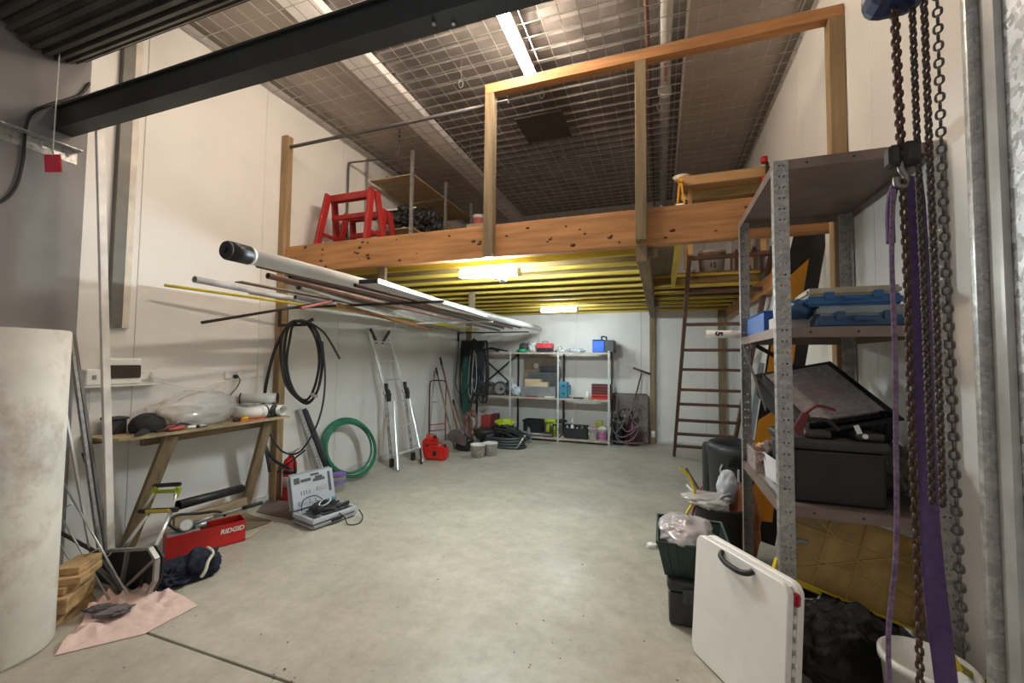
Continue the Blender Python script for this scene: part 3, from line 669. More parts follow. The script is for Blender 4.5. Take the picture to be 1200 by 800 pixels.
# ------------- drill case
cz = R(52)
t = thing('drill_case', 'open grey plastic drill case with tools and cords inside on the floor', 'tool case', (-3.325, 3.42, 0), R(76.6))
Rm = ROOTM[t.name] @ Matrix.Scale(1.17, 4); CG = mat('case_grey', (.33, .34, .36), .55, var=.06); CGL = mat('case_inner', (.50, .52, .56), .5, var=.05)
def lb(mb, lo, hi, X=Rm, bev=0): 
    lo, hi = V(lo), V(hi); return mb.box((0, 0, 0), hi-lo, None) if False else mb.merge(_bx(lo, hi, bev), X)
def _bx(lo, hi, bev=0):
    b = bmesh.new(); bmesh.ops.create_cube(b, size=1); s = hi-lo; bmesh.ops.scale(b, vec=s, verts=b.verts)
    if bev: bmesh.ops.bevel(b, geom=b.edges[:], offset=bev, segments=2, affect='EDGES')
    bmesh.ops.translate(b, vec=(lo+hi)/2, verts=b.verts); return b
m = MB()   # base tray: x = along hinge, -y = towards front
lb(m, (-.21, -.30, 0), (.21, 0, .05), bev=.018)
m.build('base_shell', CG, t)
m = MB()
for a in (((-.205, -.295, .05), (.205, -.275, .085)), ((-.205, -.02, .05), (.205, -.002, .085)), ((-.205, -.275, .05), (-.185, -.02, .085)), ((.185, -.275, .05), (.205, -.02, .085)), ((-.10, -.275, .05), (-.085, -.16, .08)), ((-.085, -.175, .05), (.185, -.16, .075))): lb(m, *a, bev=.004)
m.build('base_rim', CGL, t)
HL = Rm @ Matrix.Translation((0, .0, .08)) @ Matrix.Rotation(R(-15), 4, 'X')
m = MB(); lb(m, (-.21, -.005, 0), (.21, .045, .31), HL, bev=.02); m.build('lid_shell', CG, t)
m = MB(); lb(m, (-.195, -.012, .015), (.195, -.006, .295), HL, bev=.002); m.build('lid_liner', CGL, t)
m = MB()
random.seed(5)
for (x0, z0, x1, z1) in ((-.17, .22, -.12, .27), (-.11, .225, -.02, .25), (.0, .21, .11, .235), (.02, .235, .09, .255), (.14, .10, .165, .27), (-.02, .262, .06, .28)):
    lb(m, (x0, -.0145, z0), (x1, -.0125, z1), HL, bev=.0005)
m.build('moulded_recess', mat('recess_dark', (.10, .10, .11), .7), t)
m = MB()
for x in (-.12, -.095, -.07, -.045): lb(m, (x, -.0145, .12), (x+.006, -.0125, .155), HL)
for x in (-.15, -.05, .0): lb(m, (x, -.0145, .04), (x+.03, -.0125, .045), HL); lb(m, (x, -.0145, .04), (x+.005, -.0125, .075), HL)
m.build('moulded_clip', MATS['recess_dark'], t)
m = MB(); lb(m, (.02, -.022, .13), (.12, -.013, .165), HL, bev=.004); m.build('bit_packet', POLY, t)
m = MB(); lb(m, (-.05, -.32, .03), (.05, -.302, .05), bev=.004); m.build('handle', BLACK, t)
d = thing('rotary_tool', 'black and teal power tool lying in the drill case', 'power tool', tuple(Rm @ V(.05, -.12, .09)))
MB().cyl(Rm @ V(-.12, -.20, .11), Rm @ V(.08, -.14, .125), .034, .030, n=14).blob(Rm @ V(.0, -.12, .10), (.12, .12, .04), 3, .4, 3, 3).cyl(Rm @ V(.08, -.14, .115), Rm @ V(.14, -.13, .115), .015, .01).build('body', BLACK, d)
MB().cyl(Rm @ V(.03, -.09, .12), Rm @ V(.14, -.07, .13), .026, .022, n=14).build('motor_housing', TEAL, d)
MB().cyl(Rm @ V(.02, -.19, .09), Rm @ V(.19, -.20, .105), .02, .018, n=12).build('handle', BLACK, d)
ck = [Rm @ V(*q) for q in ((-.14, -.1, .10), (-.10, -.2, .11), (-.02, -.24, .12), (.04, -.18, .14), (0, -.1, .15), (-.08, -.12, .14), (-.06, -.22, .12), (.06, -.27, .10))]
one('tool_cable', MB().tube(spline(ck, 6), .006, 6).tube(spline([Rm @ V(*q) for q in ((-.16, -.06, .1), (-.12, -.02, .17), (-.03, -.05, .19), (.03, -.1, .13))], 6), .005, 6).tube(spline([Rm @ V(*q) for q in ((.0, -.26, .1), (.05, -.33, .05), (.03, -.42, .008), (.10, -.47, .008), (.17, -.42, .03), (.2, -.33, .06))], 6), .006, 6), BLACKR, 'black cord spilling out of the drill case onto the floor', 'cord')
one('cord_ring', MB().tube([Rm @ V(-.02+.045*cos(a), -.17+.045*sin(a), .158+.02*cos(a)) for a in [2*pi*k/24 for k in range(24)]], .005, 6, closed=True), WHITEP, 'white coiled lead on top of the tools in the drill case', 'lead')
# ------------- pump box
PZ = R(66)
t = thing('test_pump', 'long red steel pressure test pump box with a gauge and lever', 'test pump', (-3.62, 2.53, 0), PZ)
Rm = ROOTM[t.name]
m = MB()
for a in (((-.27, -.09, .012), (.27, -.085, .185)), ((-.27, .085, .012), (.27, .09, .185)), ((-.27, -.085, .012), (-.265, .085, .185)), ((.265, -.085, .012), (.27, .085, .185)), ((-.27, -.085, .004), (.27, .085, .0118))): lb(m, *a, Rm)
m.build('steel_box', RED, t)
m = MB(); lb(m, (-.262, -.083, .17), (-.05, .083, .182), Rm, bev=.002); m.build('pump_plate', GREY, t)
m = MB(); lb(m, (-.264, -.084, .08), (.264, .084, .085), Rm); m.build('water_surface', DKGREY, t)
g = Rm @ V(-.14, -.03, .235)
dg = (CAM-g).normalized(); FG = frame(dg).to_4x4()
MB().cyl(g-dg*.015, g+dg*.015, .045, n=24).build('gauge', STEEL, t)
gl = MB().cyl(g+dg*.016, g+dg*.018, .038, n=24).build('gauge_dial', mat('dial_white', (.8, .8, .78), .3), t)
m = MB(); m.cyl(Rm @ V(-.14, -.02, .182), Rm @ V(-.14, -.02, .20), .015).cyl(Rm @ V(-.08, 0, .19), Rm @ V(.0, 0, .20), .028).cyl(Rm @ V(-.05, .04, .182), Rm @ V(-.05, .04, .23), .02).cyl(Rm @ V(-.20, .02, .19), Rm @ V(-.12, .04, .21), .018); m.build('valve_block', STEEL, t)
MB().cyl(Rm @ V(-.10, .0, .22), Rm @ V(.05, .0, .245), .022, .014).cyl(Rm @ V(.05, 0, .245), Rm @ V(.26, .0, .262), .012).build('lever', mat('lever_grey', (.45, .45, .44), .4, .5), t)
MB().cyl(Rm @ V(.26, 0, .262), Rm @ V(.42, .0, .275), .016).build('grip', BLACKR, t)
MB().tube(spline([Rm @ V(*q) for q in ((-.18, -.04, .20), (-.25, -.03, .27), (-.20, .03, .31), (-.05, .02, .29), (.08, .0, .28), (.14, .03, .22))], 6), .011, 7).build('pressure_hose', BLACKR, t)
text('lettering', 'RIDGID', .052, Rm @ Matrix.Translation((.17, -.0915, .125)) @ Matrix.Rotation(R(90), 4, 'X'), mat('letter_white', (.85, .85, .85), .5), t, bold=.0015, shear=.2)
# plank, black pipe, floor ply
one('black_duct', MB().hollow(P(208, 592, x=-3.86), P(283, 572, x=-4.02), .040, .004, 20), BLACK, 'black plastic pipe lying on the plank behind the red pump', 'pipe')
pk = [P(205, 622, x=-3.78), P(290, 600, x=-3.84), P(290, 583, x=-3.88), P(205, 607, x=-3.83)]
one('timber_plank', MB().prism(pk, (-.03, 0, .004)), PINE_OLD['y'], 'greyed plank on edge behind the red pump box', 'plank')
one('floor_sheet', MB().prism([P(*q, z=.001) for q in ((238, 638), (322, 611), (300, 606), (285, 600), (232, 612))], (0, 0, .008)), PLYD, 'flat brown sheet on the floor under the red pump', 'sheet')
one('floor_offcut', MB().beam(P(288, 631, z=.014), P(320, 611, z=.014), .012, .008), CARD, 'pale strip lying along the edge of the floor sheet', 'offcut')
one('metal_plate', MB().prism([P(*q, z=.001) for q in ((300, 600), (345, 610), (350, 590), (318, 580))], (0, 0, .006)), mat('rust_plate', (.14, .10, .08), .7), 'dark rusty plate on the floor in front of the loft post', 'plate')
# ------------- jacket
t = thing('navy_jacket', 'navy work jacket with pale reflective stripes dumped on the floor', 'jacket', (-3.2, 2.12, 0))
NAVY = mat('navy_cloth', (.012, .016, .038), .9, var=.25, scale=14, bump=.5, bscale=25)
MB().blob((-3.27, 2.05, .05), (.13, .17, .10), 21, .35, 2.2, 5, floor=.004, sharp=True).blob((-3.19, 2.20, .08), (.11, .13, .12), 8, .3, 2, 4, floor=.004, sharp=True).build('cloth', NAVY, t)
def stripe(c, rad, a0, a1, w, seed):
    c = V(c); m = MB(); return m
sp_ = [P(249, 650, y=2.15), P(244, 658, y=2.10), P(241, 668, y=2.07), P(236, 676, y=2.05)]
m = MB(); pts = spline(sp_, 6); m.tube(pts, .011, 5)
m.tube(spline([P(243, 641, y=2.20), P(249, 645, y=2.18), P(250, 650, y=2.15)], 4), .009, 5); m.build('reflective_stripe', mat('stripe', (.72, .68, .58), .6), t)
# ------------- towel
A_, B_, C_, D_ = P(64, 769, z=0), P(118, 705, z=0), P(190, 694, z=0), P(232, 710, z=0)
E_ = P(168, 744, z=0)
def tow(u, v):
    bot = A_.lerp(E_, u*2) if u < .5 else E_.lerp(D_, (u-.5)*2)
    top = A_.lerp(B_, u*2.5) if u < .4 else (B_.lerp(C_, (u-.4)/.45) if u < .85 else C_.lerp(D_, (u-.85)/.15))
    p_ = bot.lerp(top, v); e = min(1, 6*min(u, 1-u, v+.02, (1-v)*1.5+.3))
    q_ = V((p_.x+p_.y)*6, (p_.x-p_.y)*2.2, 2); h = .004+e*(.055*(1-abs(noise.noise(q_))*2.2)*v+.05*v*abs(noise.noise(V(p_.x*5, p_.y*12, 7)))+.012*abs(noise.noise(p_*14)))
    h = max(h, .003)
    p_.z = h; return p_
t = thing('pink_towel', 'pale pink towel crumpled on the floor beside the white tube', 'towel', (-2.95, 1.7, 0))
MB().grid(70, 40, tow).build('cloth', mat('towel_pink', (.74, .54, .48), .95, var=.05, scale=20, bump=.4, bscale=180, dirt=.15), t, solid=.006)
one('work_gloves', MB().blob(P(133, 716, z=.06), (.05, .09, .022), 4, .4, 2.5, 4, sharp=True, rz=-.6).blob(P(118, 712, z=.06), (.03, .08, .018), 6, .4, 2.5, 4, sharp=True, rz=-.9), mat('glove_grey', (.16, .14, .14), .9), 'grey work gloves lying on the pink towel', 'gloves')
# ------------- folding hand trolley
t = thing('hand_trolley', 'folded aluminium hand trolley with lime and black crossbars leaning on the bench', 'trolley', (-3.4, 1.95, 0))
pc = P(150, 672, y=1.88)
Q = lambda px, py, y=1.86: P(px, py, y=y)
outl = [(120, 698), (106, 680), (112, 662), (128, 645), (176, 642), (184, 655), (182, 680), (172, 698)]
FR = mat('trolley_frame', (.40, .39, .38), .45, .6, .08)
m = MB()
o_ = [Q(*q) for q in outl]
for i in range(len(o_)): m.beam(o_[i], o_[(i+1) % len(o_)], .02, .028, up=(0, 1, 0))
for a, b_ in (((150, 644), (140, 698)), ((182, 655), (145, 690)), ((112, 662), (145, 695)), ((120, 652), (150, 698))): m.beam(Q(*a), Q(*b_), .016, .022, up=(0, 1, 0))
m.build('toe_plate', FR, t)
m = MB(); m.prism([Q(*q)+V(0, .035, 0) for q in outl], (0, .01, 0)); m.build('back_plate', BLACK, t)
for px, py in ((118, 690), (178, 690)):
    c = Q(px, py, 1.95); c.z = .075
    w_ = MB().cyl(c-V(.012, 0, 0), c+V(.012, 0, 0), .074, n=24); wo = w_.build('wheel', BLACKR, t)
    MB().cyl(c-V(.016, 0, 0), c+V(.016, 0, 0), .03, n=16).build('wheel_hub', FR, wo)
for a, b_ in (((143, 645), (178, 596)), ((180, 645), (203, 594))):
    MB().cyl(P(*a, y=1.90), P(*b_, y=2.10), .013, n=12).build('tube_lower', ALU, t)
for a, b_ in (((168, 597), (184, 572)), ((202, 596), (208, 570))):
    MB().cyl(P(*a, y=2.09), P(*b_, y=2.17), .009, n=12).build('tube_upper', ALU, t)
m = MB(); m.beam(P(163, 599, y=2.09), P(208, 597, y=2.09), .03, .034, bev=.008); m.build('lower_crossbar', BLACK, t)
MB().beam(P(171, 599, y=2.07), P(198, 598, y=2.07), .012, .022).build('yellow_insert', YEL, t)
m = MB(); m.beam(P(180, 569, y=2.17), P(212, 567, y=2.17), .028, .03, bev=.01); m.build('handle_grip', BLACK, t)
m = MB(); m.beam(P(180, 576, y=2.17), P(209, 575, y=2.17), .028, .026, bev=.006).beam(P(177, 583, y=2.155), P(183, 571, y=2.155), .02, .03).beam(P(206, 582, y=2.155), P(210, 571, y=2.155), .02, .03); m.build('lime_crossbar', LIME, t)
# ------------- wire ladder / rods leaning
t = thing('wire_rack', 'bare wire rack frame leaning between the white tube and the trolley', 'wire frame', (-3.5, 1.6, 0))
for a, b_ in (((62, 545), (150, 697)), ((60, 585), (128, 702)), ((60, 622), (112, 705))):
    q1 = P(*b_, y=1.74); q1.z = max(q1.z, .01); MB().cyl(P(*a, y=1.66), q1, .006, n=8).build('wire', STEEL, t)
for a, b_ in (((60, 606), (84, 590)), ((84, 660), (116, 642))): MB().cyl(P(*a, y=1.67), P(*b_, y=1.68), .004, n=6).build('wire', STEEL, t)
one('flat_bar', MB().beam(P(55, 615, y=1.80), P(122, 652, y=1.84), .006, .03), mat('bar_brown', (.10, .08, .07), .5, .4), 'dark flat bar crossing behind the wire frame', 'steel bar')
def rod(a, xa, b_, xb_, w, m_, label):
    p_, q_ = P(*a, x=xa), P(*b_, x=xb_); p_.z = max(p_.z, .02)
    return one('steel_section', MB().beam(p_, q_, w, w*.6, up=(0, 1, 0)), m_, label, 'steel section', 'steel sections leaning behind the white tube')
rod((118, 655), -3.82, (82, 392), -4.06, .03, GALV, 'bright galvanised section leaning behind the white tube')
rod((125, 650), -3.88, (86, 392), -4.08, .03, mat('sec_grey', (.22, .21, .20), .4, .6), 'dark grey section leaning right of the bright one')
rod((108, 655), -3.75, (74, 470), -4.0, .022, ALU, 'shorter bright section leaning closest to the white tube')
rod((131, 640), -3.93, (98, 530), -4.05, .028, mat('sec_brown', (.09, .06, .05), .5, .3), 'short dark brown section leaning beside the pale strut')
# ------------- timber offcuts
random.seed(8)
blk = [((-3.46, 1.56), 0.0, .10, .36, .20), ((-3.42, 1.57), .09, .09, .34, .55), ((-3.45, 1.58), .18, .045, .30, .3), ((-3.43, 1.62), .225, .045, .30, .6), ((-3.46, 1.63), .27, .045, .26, .42)]
labs = ['bottom block of the timber offcut stack beside the white tube', 'second block from the bottom of the offcut stack', 'middle thin offcut of the timber stack', 'second thin offcut from the top of the stack', 'topmost offcut of the timber stack']
for (c, z, h, ln, a), lab in zip(blk, labs):
    one('timber_offcut', MB().box((c[0], c[1], z+h/2), (.13, ln*.8, h-.002), Matrix.Rotation(R(20)+a*.6, 3, 'Z'), bev=.003), wood('offcut', (.56, .36, .17), 'y'), lab, 'timber block', 'timber offcuts stacked by the white tube')
# ------------- telescopic ladder
t = thing('telescopic_ladder', 'silver folding ladder with black hinges leaning on the left wall', 'ladder', (-3.7, 5.4, 0))
FL_, FR_ = P(467, 551, z=.02), P(496, 541, z=.02)
TL_, TR_ = V(-4.12, 5.19, 2.02), V(-4.12, 5.66, 2.02)
ML_, MR_ = P(452, 462, x=-3.93), P(474, 459, x=-3.93)
def rung(a, b_): MB().beam(a, b_, .022, .022, bev=.005).build('rung', ALU, t)
for a, b_ in ((TL_, ML_), (TR_, MR_)): MB().beam(a, b_, .028, .055, up=(0, 1, 0), bev=.006).build('stile', ALU, t)
ML2, MR2 = P(462, 470, x=-3.86), P(480, 466, x=-3.86)
for a, b_ in ((ML2, FL_), (MR2, FR_)): MB().beam(a, b_, .03, .06, up=(0, 1, 0), bev=.006).build('stile', ALU, t)
FB1, FB2 = P(459, 546, z=.02), P(484, 538, z=.02)
for a, b_ in ((ML_, FB1), (MR_, FB2)): MB().beam(a, b_, .025, .05, up=(0, 1, 0), bev=.005).build('stile', mat('stile_worn', (.45, .44, .42), .5, .6, .3, 20), t)
for f in (.16, .46, .78): rung(TL_.lerp(ML_, f), TR_.lerp(MR_, f))
for f in (.02, .40, .78): rung(ML2.lerp(FL_, f), MR2.lerp(FR_, f))
for c in (ML_, MR_): MB().lathe([(0, -.02), (.055, -.02), (.055, .02), (0, .02)], 18, Matrix.Translation(c+V(.02, 0, .03)) @ Matrix.Rotation(R(90), 4, 'X')).box(c+V(0, 0, .10), (.06, .05, .13), bev=.01).box(c+V(.06, .0, -.04), (.06, .05, .13), bev=.01).build('hinge', BLACK, t)
for a, b_ in ((TL_, TL_.lerp(TR_, .33)+V(.02, 0, -.17)), (TR_, TL_.lerp(TR_, .62)+V(.02, 0, -.17))): MB().beam(a+V(.02, 0, .03), b_, .04, .022, up=(1, 0, 0)).build('support_strap', BLACK, t)
for c in (FB1, FB2): MB().box(c+V(.0, 0, .05), (.07, .06, .13), bev=.015).build('foot_cap', BLACKR, t)
MB().beam(FR_.lerp(MR2, .22), P(494, 543, z=.03), .03, .03).build('stabiliser', BLACKR, t)
MB().cyl(P(494, 541, z=.0)+V(0, 0, .002), P(494, 541, z=0)+V(0, 0, .04), .03, n=14).build('foot_cap', BLACKR, t)
# ================================================================== BACK WALL
SY, SB = 8.17, 8.70
t = thing('steel_shelving', 'long steel shelving of three bays against the back wall', 'shelving', (-2.3, 8.4, 0))
SHELFM = mat('shelf_board', (.50, .42, .34), .6, var=.1, scale=3, dirt=.2)
XS = [-3.93, -2.95, -1.94, -.95]
for x in XS:
    MB().plate((x, SY, 0), (1, 0, 0), (0, 0, 1), .035, 1.80, [.0175], .05, .010, .02).plate((x, SY, 0), (0, 1, 0), (0, 0, 1), .03, 1.80, [], 1, .01, .01).build('upright', mat('upright_pale', (.62, .62, .60), .5, .2), t, solid=.002)
    MB().lohi((x, SB-.03, 0), (x+.035, SB, 1.80)).build('upright', BLACK, t)
for x0, x1 in zip(XS, XS[1:]):
    for z in (.075, .86, 1.77):
        if x0 < -3.5 and z < .5: continue
        MB().lohi((x0+.037, SY+.002, z-.012), (x1-.002, SB-.032, z), bev=.002).build('shelf', SHELFM, t)
        MB().lohi((x0+.037, SY-.002, z-.035), (x1-.002, SY+.0015, z), bev=.0005).build('shelf_lip', mat('lip_beige', (.48, .40, .33), .5), t)
for a, b_ in (((-3.9, 1.75), (-2.93, .95)), ((-3.9, .95), (-2.93, 1.75))):
    MB().beam((a[0], SB+.004, a[1]), (b_[0], SB+.004, b_[1]), .004, .03, up=(0, 0, 1)).build('cross_brace', BLACK, t)
def sbox(name, x0, x1, y0, y1, z, h, m, label, cat, bev=.008, group=None):
    return one(name, MB().lohi((x0, y0, z), (x1, y1, z+h), bev=bev, seg=2), m, label, cat, group)
Zt, Zm, Zb = 1.771, .861, .076
def toolbox(name, x0, x1, y0, y1, z, h, lower, lid, label, split=.5):
    t = thing(name, label, 'toolbox', ((x0+x1)/2, (y0+y1)/2, z))
    zs = z+h*split; c = ((x0+x1)/2, (y0+y1)/2)
    MB().lohi((x0+.01, y0+.01, z), (x1-.01, y1-.01, zs-.001), bev=.008).build('body', lower, t)
    MB().lohi((x0, y0, zs), (x1, y1, z+h), bev=.02, seg=2).build('lid', lid, t)
    MB().tube(spline([(c[0]-.05, c[1], z+h-.005), (c[0]-.05, c[1], z+h+.035), (c[0]+.05, c[1], z+h+.035), (c[0]+.05, c[1], z+h-.005)], 5), .008, 7).build('handle', BLACK, t)
    for s in (-1, 1): MB().lohi((c[0]+s*(x1-x0)*.3-.015, y0-.008, zs-.025), (c[0]+s*(x1-x0)*.3+.015, y0-.0005, zs+.015)).build('latch', BLACK, t)
    return t
toolbox('toolbox', -2.40, -2.07, 8.22, 8.45, Zt, .185, BLACK, mat('lid_pinkred', (.75, .06, .07), .4), 'toolbox with a red lid and black body on the top shelf', .42)
t = thing('toolbox', 'bright blue and black toolbox on the right end of the top shelf', 'toolbox', (-1.08, 8.4, Zt))
MB().lohi((-1.25, 8.20, Zt), (-1.02, 8.60, Zt+.23), bev=.01).build('body', mat('box_blue', (.01, .14, .75), .4), t)
MB().lohi((-1.018, 8.20, Zt), (-.84, 8.60, Zt+.24), bev=.012).build('side_compartment', DKGREY, t)
MB().lohi((-1.25, 8.20, Zt+.231), (-1.02, 8.60, Zt+.25), bev=.006).build('lid', BLACK, t)
MB().tube(spline([(-1.08, 8.3, Zt+.25), (-1.08, 8.3, Zt+.31), (-1.02, 8.5, Zt+.31), (-1.02, 8.5, Zt+.25)], 5), .014, 7).build('handle', BLACK, t)
one('green_holder', MB().blob((-2.72, 8.3, Zt+.03), (.11, .10, .045), 2, .3, 2, 3, floor=Zt+.001), mat('green_plastic', (.02, .35, .12), .4), 'green plastic item at the left of the top shelf', 'tool')
one('dark_tool', MB().blob((-2.70, 8.36, Zt+.11), (.10, .08, .09), 7, .5, 2, 3, floor=Zt+.001).beam((-2.8, 8.36, Zt+.06), (-2.6, 8.36, Zt+.2), .04, .04), DKGREY, 'dark power tool behind the green item on the top shelf', 'tool')
one('white_bag', MB().blob((-2.50, 8.33, Zt+.10), (.09, .08, .12), 5, .35, 2.2, 4, floor=Zt+.001, sharp=True), mat('bag_white', (.72, .72, .70), .5), 'white crumpled bag beside the red-lidded toolbox', 'bag')
one('clamp_lamp', MB().cyl((-1.95, 8.3, Zt), (-1.90, 8.3, Zt+.10), .035, .05).cyl((-1.90, 8.3, Zt+.10), (-1.89, 8.3, Zt+.14), .03, .01).box((-1.86, 8.3, Zt+.03), (.12, .08, .05), bev=.01), mat('pale_grey', (.5, .5, .5), .5), 'small pale device in the middle of the top shelf', 'device')
one('black_offcut', MB().beam((-2.03, 8.28, Zt+.02), (-1.82, 8.30, Zt+.035), .05, .03, bev=.006), BLACK, 'small black bar lying right of the red-lidded toolbox', 'tool')
one('poly_pack', MB().blob((-1.60, 8.35, Zt+.035), (.19, .12, .055), 3, .25, 2.5, 4, floor=Zt+.001, sharp=True), mat('pack_blue', (.45, .50, .55), .3), 'flat pale blue plastic pack on the top shelf', 'pack')
one('pry_bars', MB().tube(spline([(-3.9, 8.3, Zt+.02), (-3.6, 8.32, Zt+.05), (-3.4, 8.3, Zt+.08), (-3.25, 8.3, Zt+.02)], 4), .022, 7).beam((-3.45, 8.35, Zt+.09), (-3.05, 8.3, Zt+.025), .06, .03).blob((-3.75, 8.35, Zt+.05), (.16, .1, .055), 6, .4, 3, 3, floor=Zt+.001), BLACK, 'black straps and tools at the left end of the top shelf', 'tools')
# middle shelf
one('back_board', MB().lohi((-2.78, 8.60, Zm), (-2.05, 8.63, Zm+.80), bev=.002), mat('board_brown', (.22, .16, .11), .7), 'brown board standing at the back of the middle shelf', 'board')
one('round_disc', MB().cyl((-2.50, 8.585, Zm+.63), (-2.50, 8.598, Zm+.63), .055, n=24), mat('disc_beige', (.55, .50, .43), .6), 'pale round disc on the brown board', 'disc')
sbox('grey_case', -2.62, -1.98, 8.42, 8.58, Zm+.001, .50, DKGREY, 'large dark grey case upright behind the cardboard on the middle shelf', 'case', .02)
sbox('black_case', -2.38, -1.98, 8.43, 8.57, Zm+.503, .12, BLACK, 'small black case lying on top of the dark grey case', 'case', .01)
sbox('metal_box', -2.70, -1.98, 8.20, 8.40, Zm+.001, .21, mat('drawer_grey', (.25, .26, .27), .5, .3), 'long grey metal box on the middle shelf', 'box', .004)
one('cardboard_box', MB().lohi((-2.63, 8.22, Zm+.212), (-2.30, 8.38, Zm+.36)).lohi((-2.2999, 8.22, Zm+.212), (-2.15, 8.38, Zm+.30)), CARD, 'pale cardboard on top of the long grey metal box', 'cardboard')
t = thing('teal_case', 'teal power tool case standing on the middle shelf right of the post', 'case', (-1.80, 8.33, Zm))
MB().lohi((-1.93, 8.24, Zm+.001), (-1.75, 8.42, Zm+.32), bev=.02, seg=2).build('shell', mat('teal_case', (.05, .25, .36), .5), t)
MB().lohi((-1.745, 8.26, Zm+.06), (-1.71, 8.40, Zm+.26), bev=.008).build('handle', MATS['teal_case'], t)
for zz in (.09, .24): MB().lohi((-1.85, 8.232, Zm+zz-.02), (-1.80, 8.239, Zm+zz+.02)).build('latch', DKGREY, t)
t = thing('drawer_organiser', 'stack of red and black small-parts cases on the middle shelf', 'organiser', (-1.08, 8.36, Zm))
for k in range(5):
    z = Zm+.001+k*.058
    MB().lohi((-1.27, 8.24, z), (-.90+.0, 8.50, z+.045), bev=.004).build('case', REDB if k < 2 else mat('case_dkred', (.22, .03, .03), .4), t)
    MB().lohi((-1.275, 8.235, z+.0455), (-.895, 8.505, z+.0575)).build('case_lid', BLACK, t)
t = thing('white_jug', 'small white jug beside the red small-parts cases', 'jug', (-1.38, 8.30, Zm))
MB().lathe([(0, 0), (.05, 0), (.055, .08), (.03, .12), (.02, .14), (0, .14)], 18, Matrix.Translation((-1.36, 8.3, Zm+.001))).build('body', WHITEP, t)
MB().tube(spline([(-1.41, 8.3, Zm+.03), (-1.45, 8.3, Zm+.06), (-1.42, 8.3, Zm+.11)], 5), .008, 6).build('handle', WHITEP, t)
for i, (x0, x1, c, lab) in enumerate(((-2.6, -2.35, mat('tray_red', (.3, .05, .05), .6), 'thin red packet lying at the front of the middle shelf'), (-2.2, -2.0, WHITEP, 'white packet at the front of the middle shelf'), (-1.62, -1.42, BLACK, 'small dark tools lying between teal case and white jug'))):
    one('small_packet', MB().lohi((x0, 8.178, Zm+.0005), (x1, 8.198, Zm+.028), bev=.003), c, lab, 'packet', 'flat packets along the middle shelf')
# cords on left bay middle shelf
random.seed(12)
def tangle(c, rad, n, r, m, name, label, cat, floor, parts=1):
    t = thing(name, label, cat, (c[0], c[1], floor))
    for i in range(n):
        a0 = random.random()*6; k = []
        R1, R2 = rad[0]*random.uniform(.4, 1), rad[2]*random.uniform(.5, 1)
        cx, cz = c[0]+random.uniform(-.4, .4)*rad[0], c[2]+random.uniform(-.2, .2)*rad[2]
        tl = random.uniform(-1, 1)
        for j in range(14):
            a = a0+j*2*pi/12
            z = cz+R2*sin(a)*random.uniform(.85, 1.1)
            k.append((cx+R1*cos(a)*random.uniform(.9, 1.1), c[1]+rad[1]*(tl*.5+.4*sin(a*.5+i)), max(z, floor+r+.001)))
        MB().tube(spline(k, 4), r, 6).build('cord_loop', m, t)
    return t
tangle((-3.45, 8.40, Zm+.13), (.33, .14, .13), 9, .011, mat('cord_grey', (.16, .13, .12), .6, var=.3), 'cord_pile', 'tangle of grey and brown cords on the left of the middle shelf', 'cords', Zm)
t = thing('disc_sander', 'round-bladed power saw among the cords on the middle shelf', 'power saw', (-3.18, 8.3, Zm))
MB().cyl((-3.2, 8.26, Zm+.14), (-3.2, 8.275, Zm+.14), .115, n=28).build('blade', STEEL, t)
MB().tube([(-3.2+.13*cos(a), 8.30, Zm+.14+.13*sin(a)) for a in [R(x) for x in range(-10, 190, 15)]], .03, 8).cyl((-3.2, 8.29, Zm+.14), (-3.0, 8.34, Zm+.12), .05).build('guard', DKGREY, t)
one('grey_box', MB().blob((-3.05, 8.42, Zm+.15), (.10, .1, .14), 3, .3, 2, 3, floor=Zm+.001), DKGREY, 'dark grey bundle behind the round-bladed saw', 'bundle')
one('cord_heap', MB().blob((-3.42, 8.42, Zm+.10), (.30, .10, .12), 33, .5, 4, 4, floor=Zm+.001, sharp=True), mat('heap_brown', (.10, .08, .07), .6, scale=40, col2=(.3, .27, .24)), 'heap of brown-grey leads behind the cords of the middle shelf', 'cords')
one('clear_bag', MB().blob((-2.83, 8.30, Zm+.09), (.12, .09, .11), 15, .35, 2.4, 4, floor=Zm+.001, sharp=True), mat('bag_bluewhite', (.55, .60, .66), .3), 'crumpled pale blue plastic bag right of the cords', 'bag')
one('clear_bag', MB().blob((-2.98, 8.42, Zm+.14), (.13, .08, .12), 16, .35, 2.4, 4, floor=Zm+.001, sharp=True), mat('bag_white2', (.70, .72, .74), .3), 'white plastic bag behind the pale blue one', 'bag')
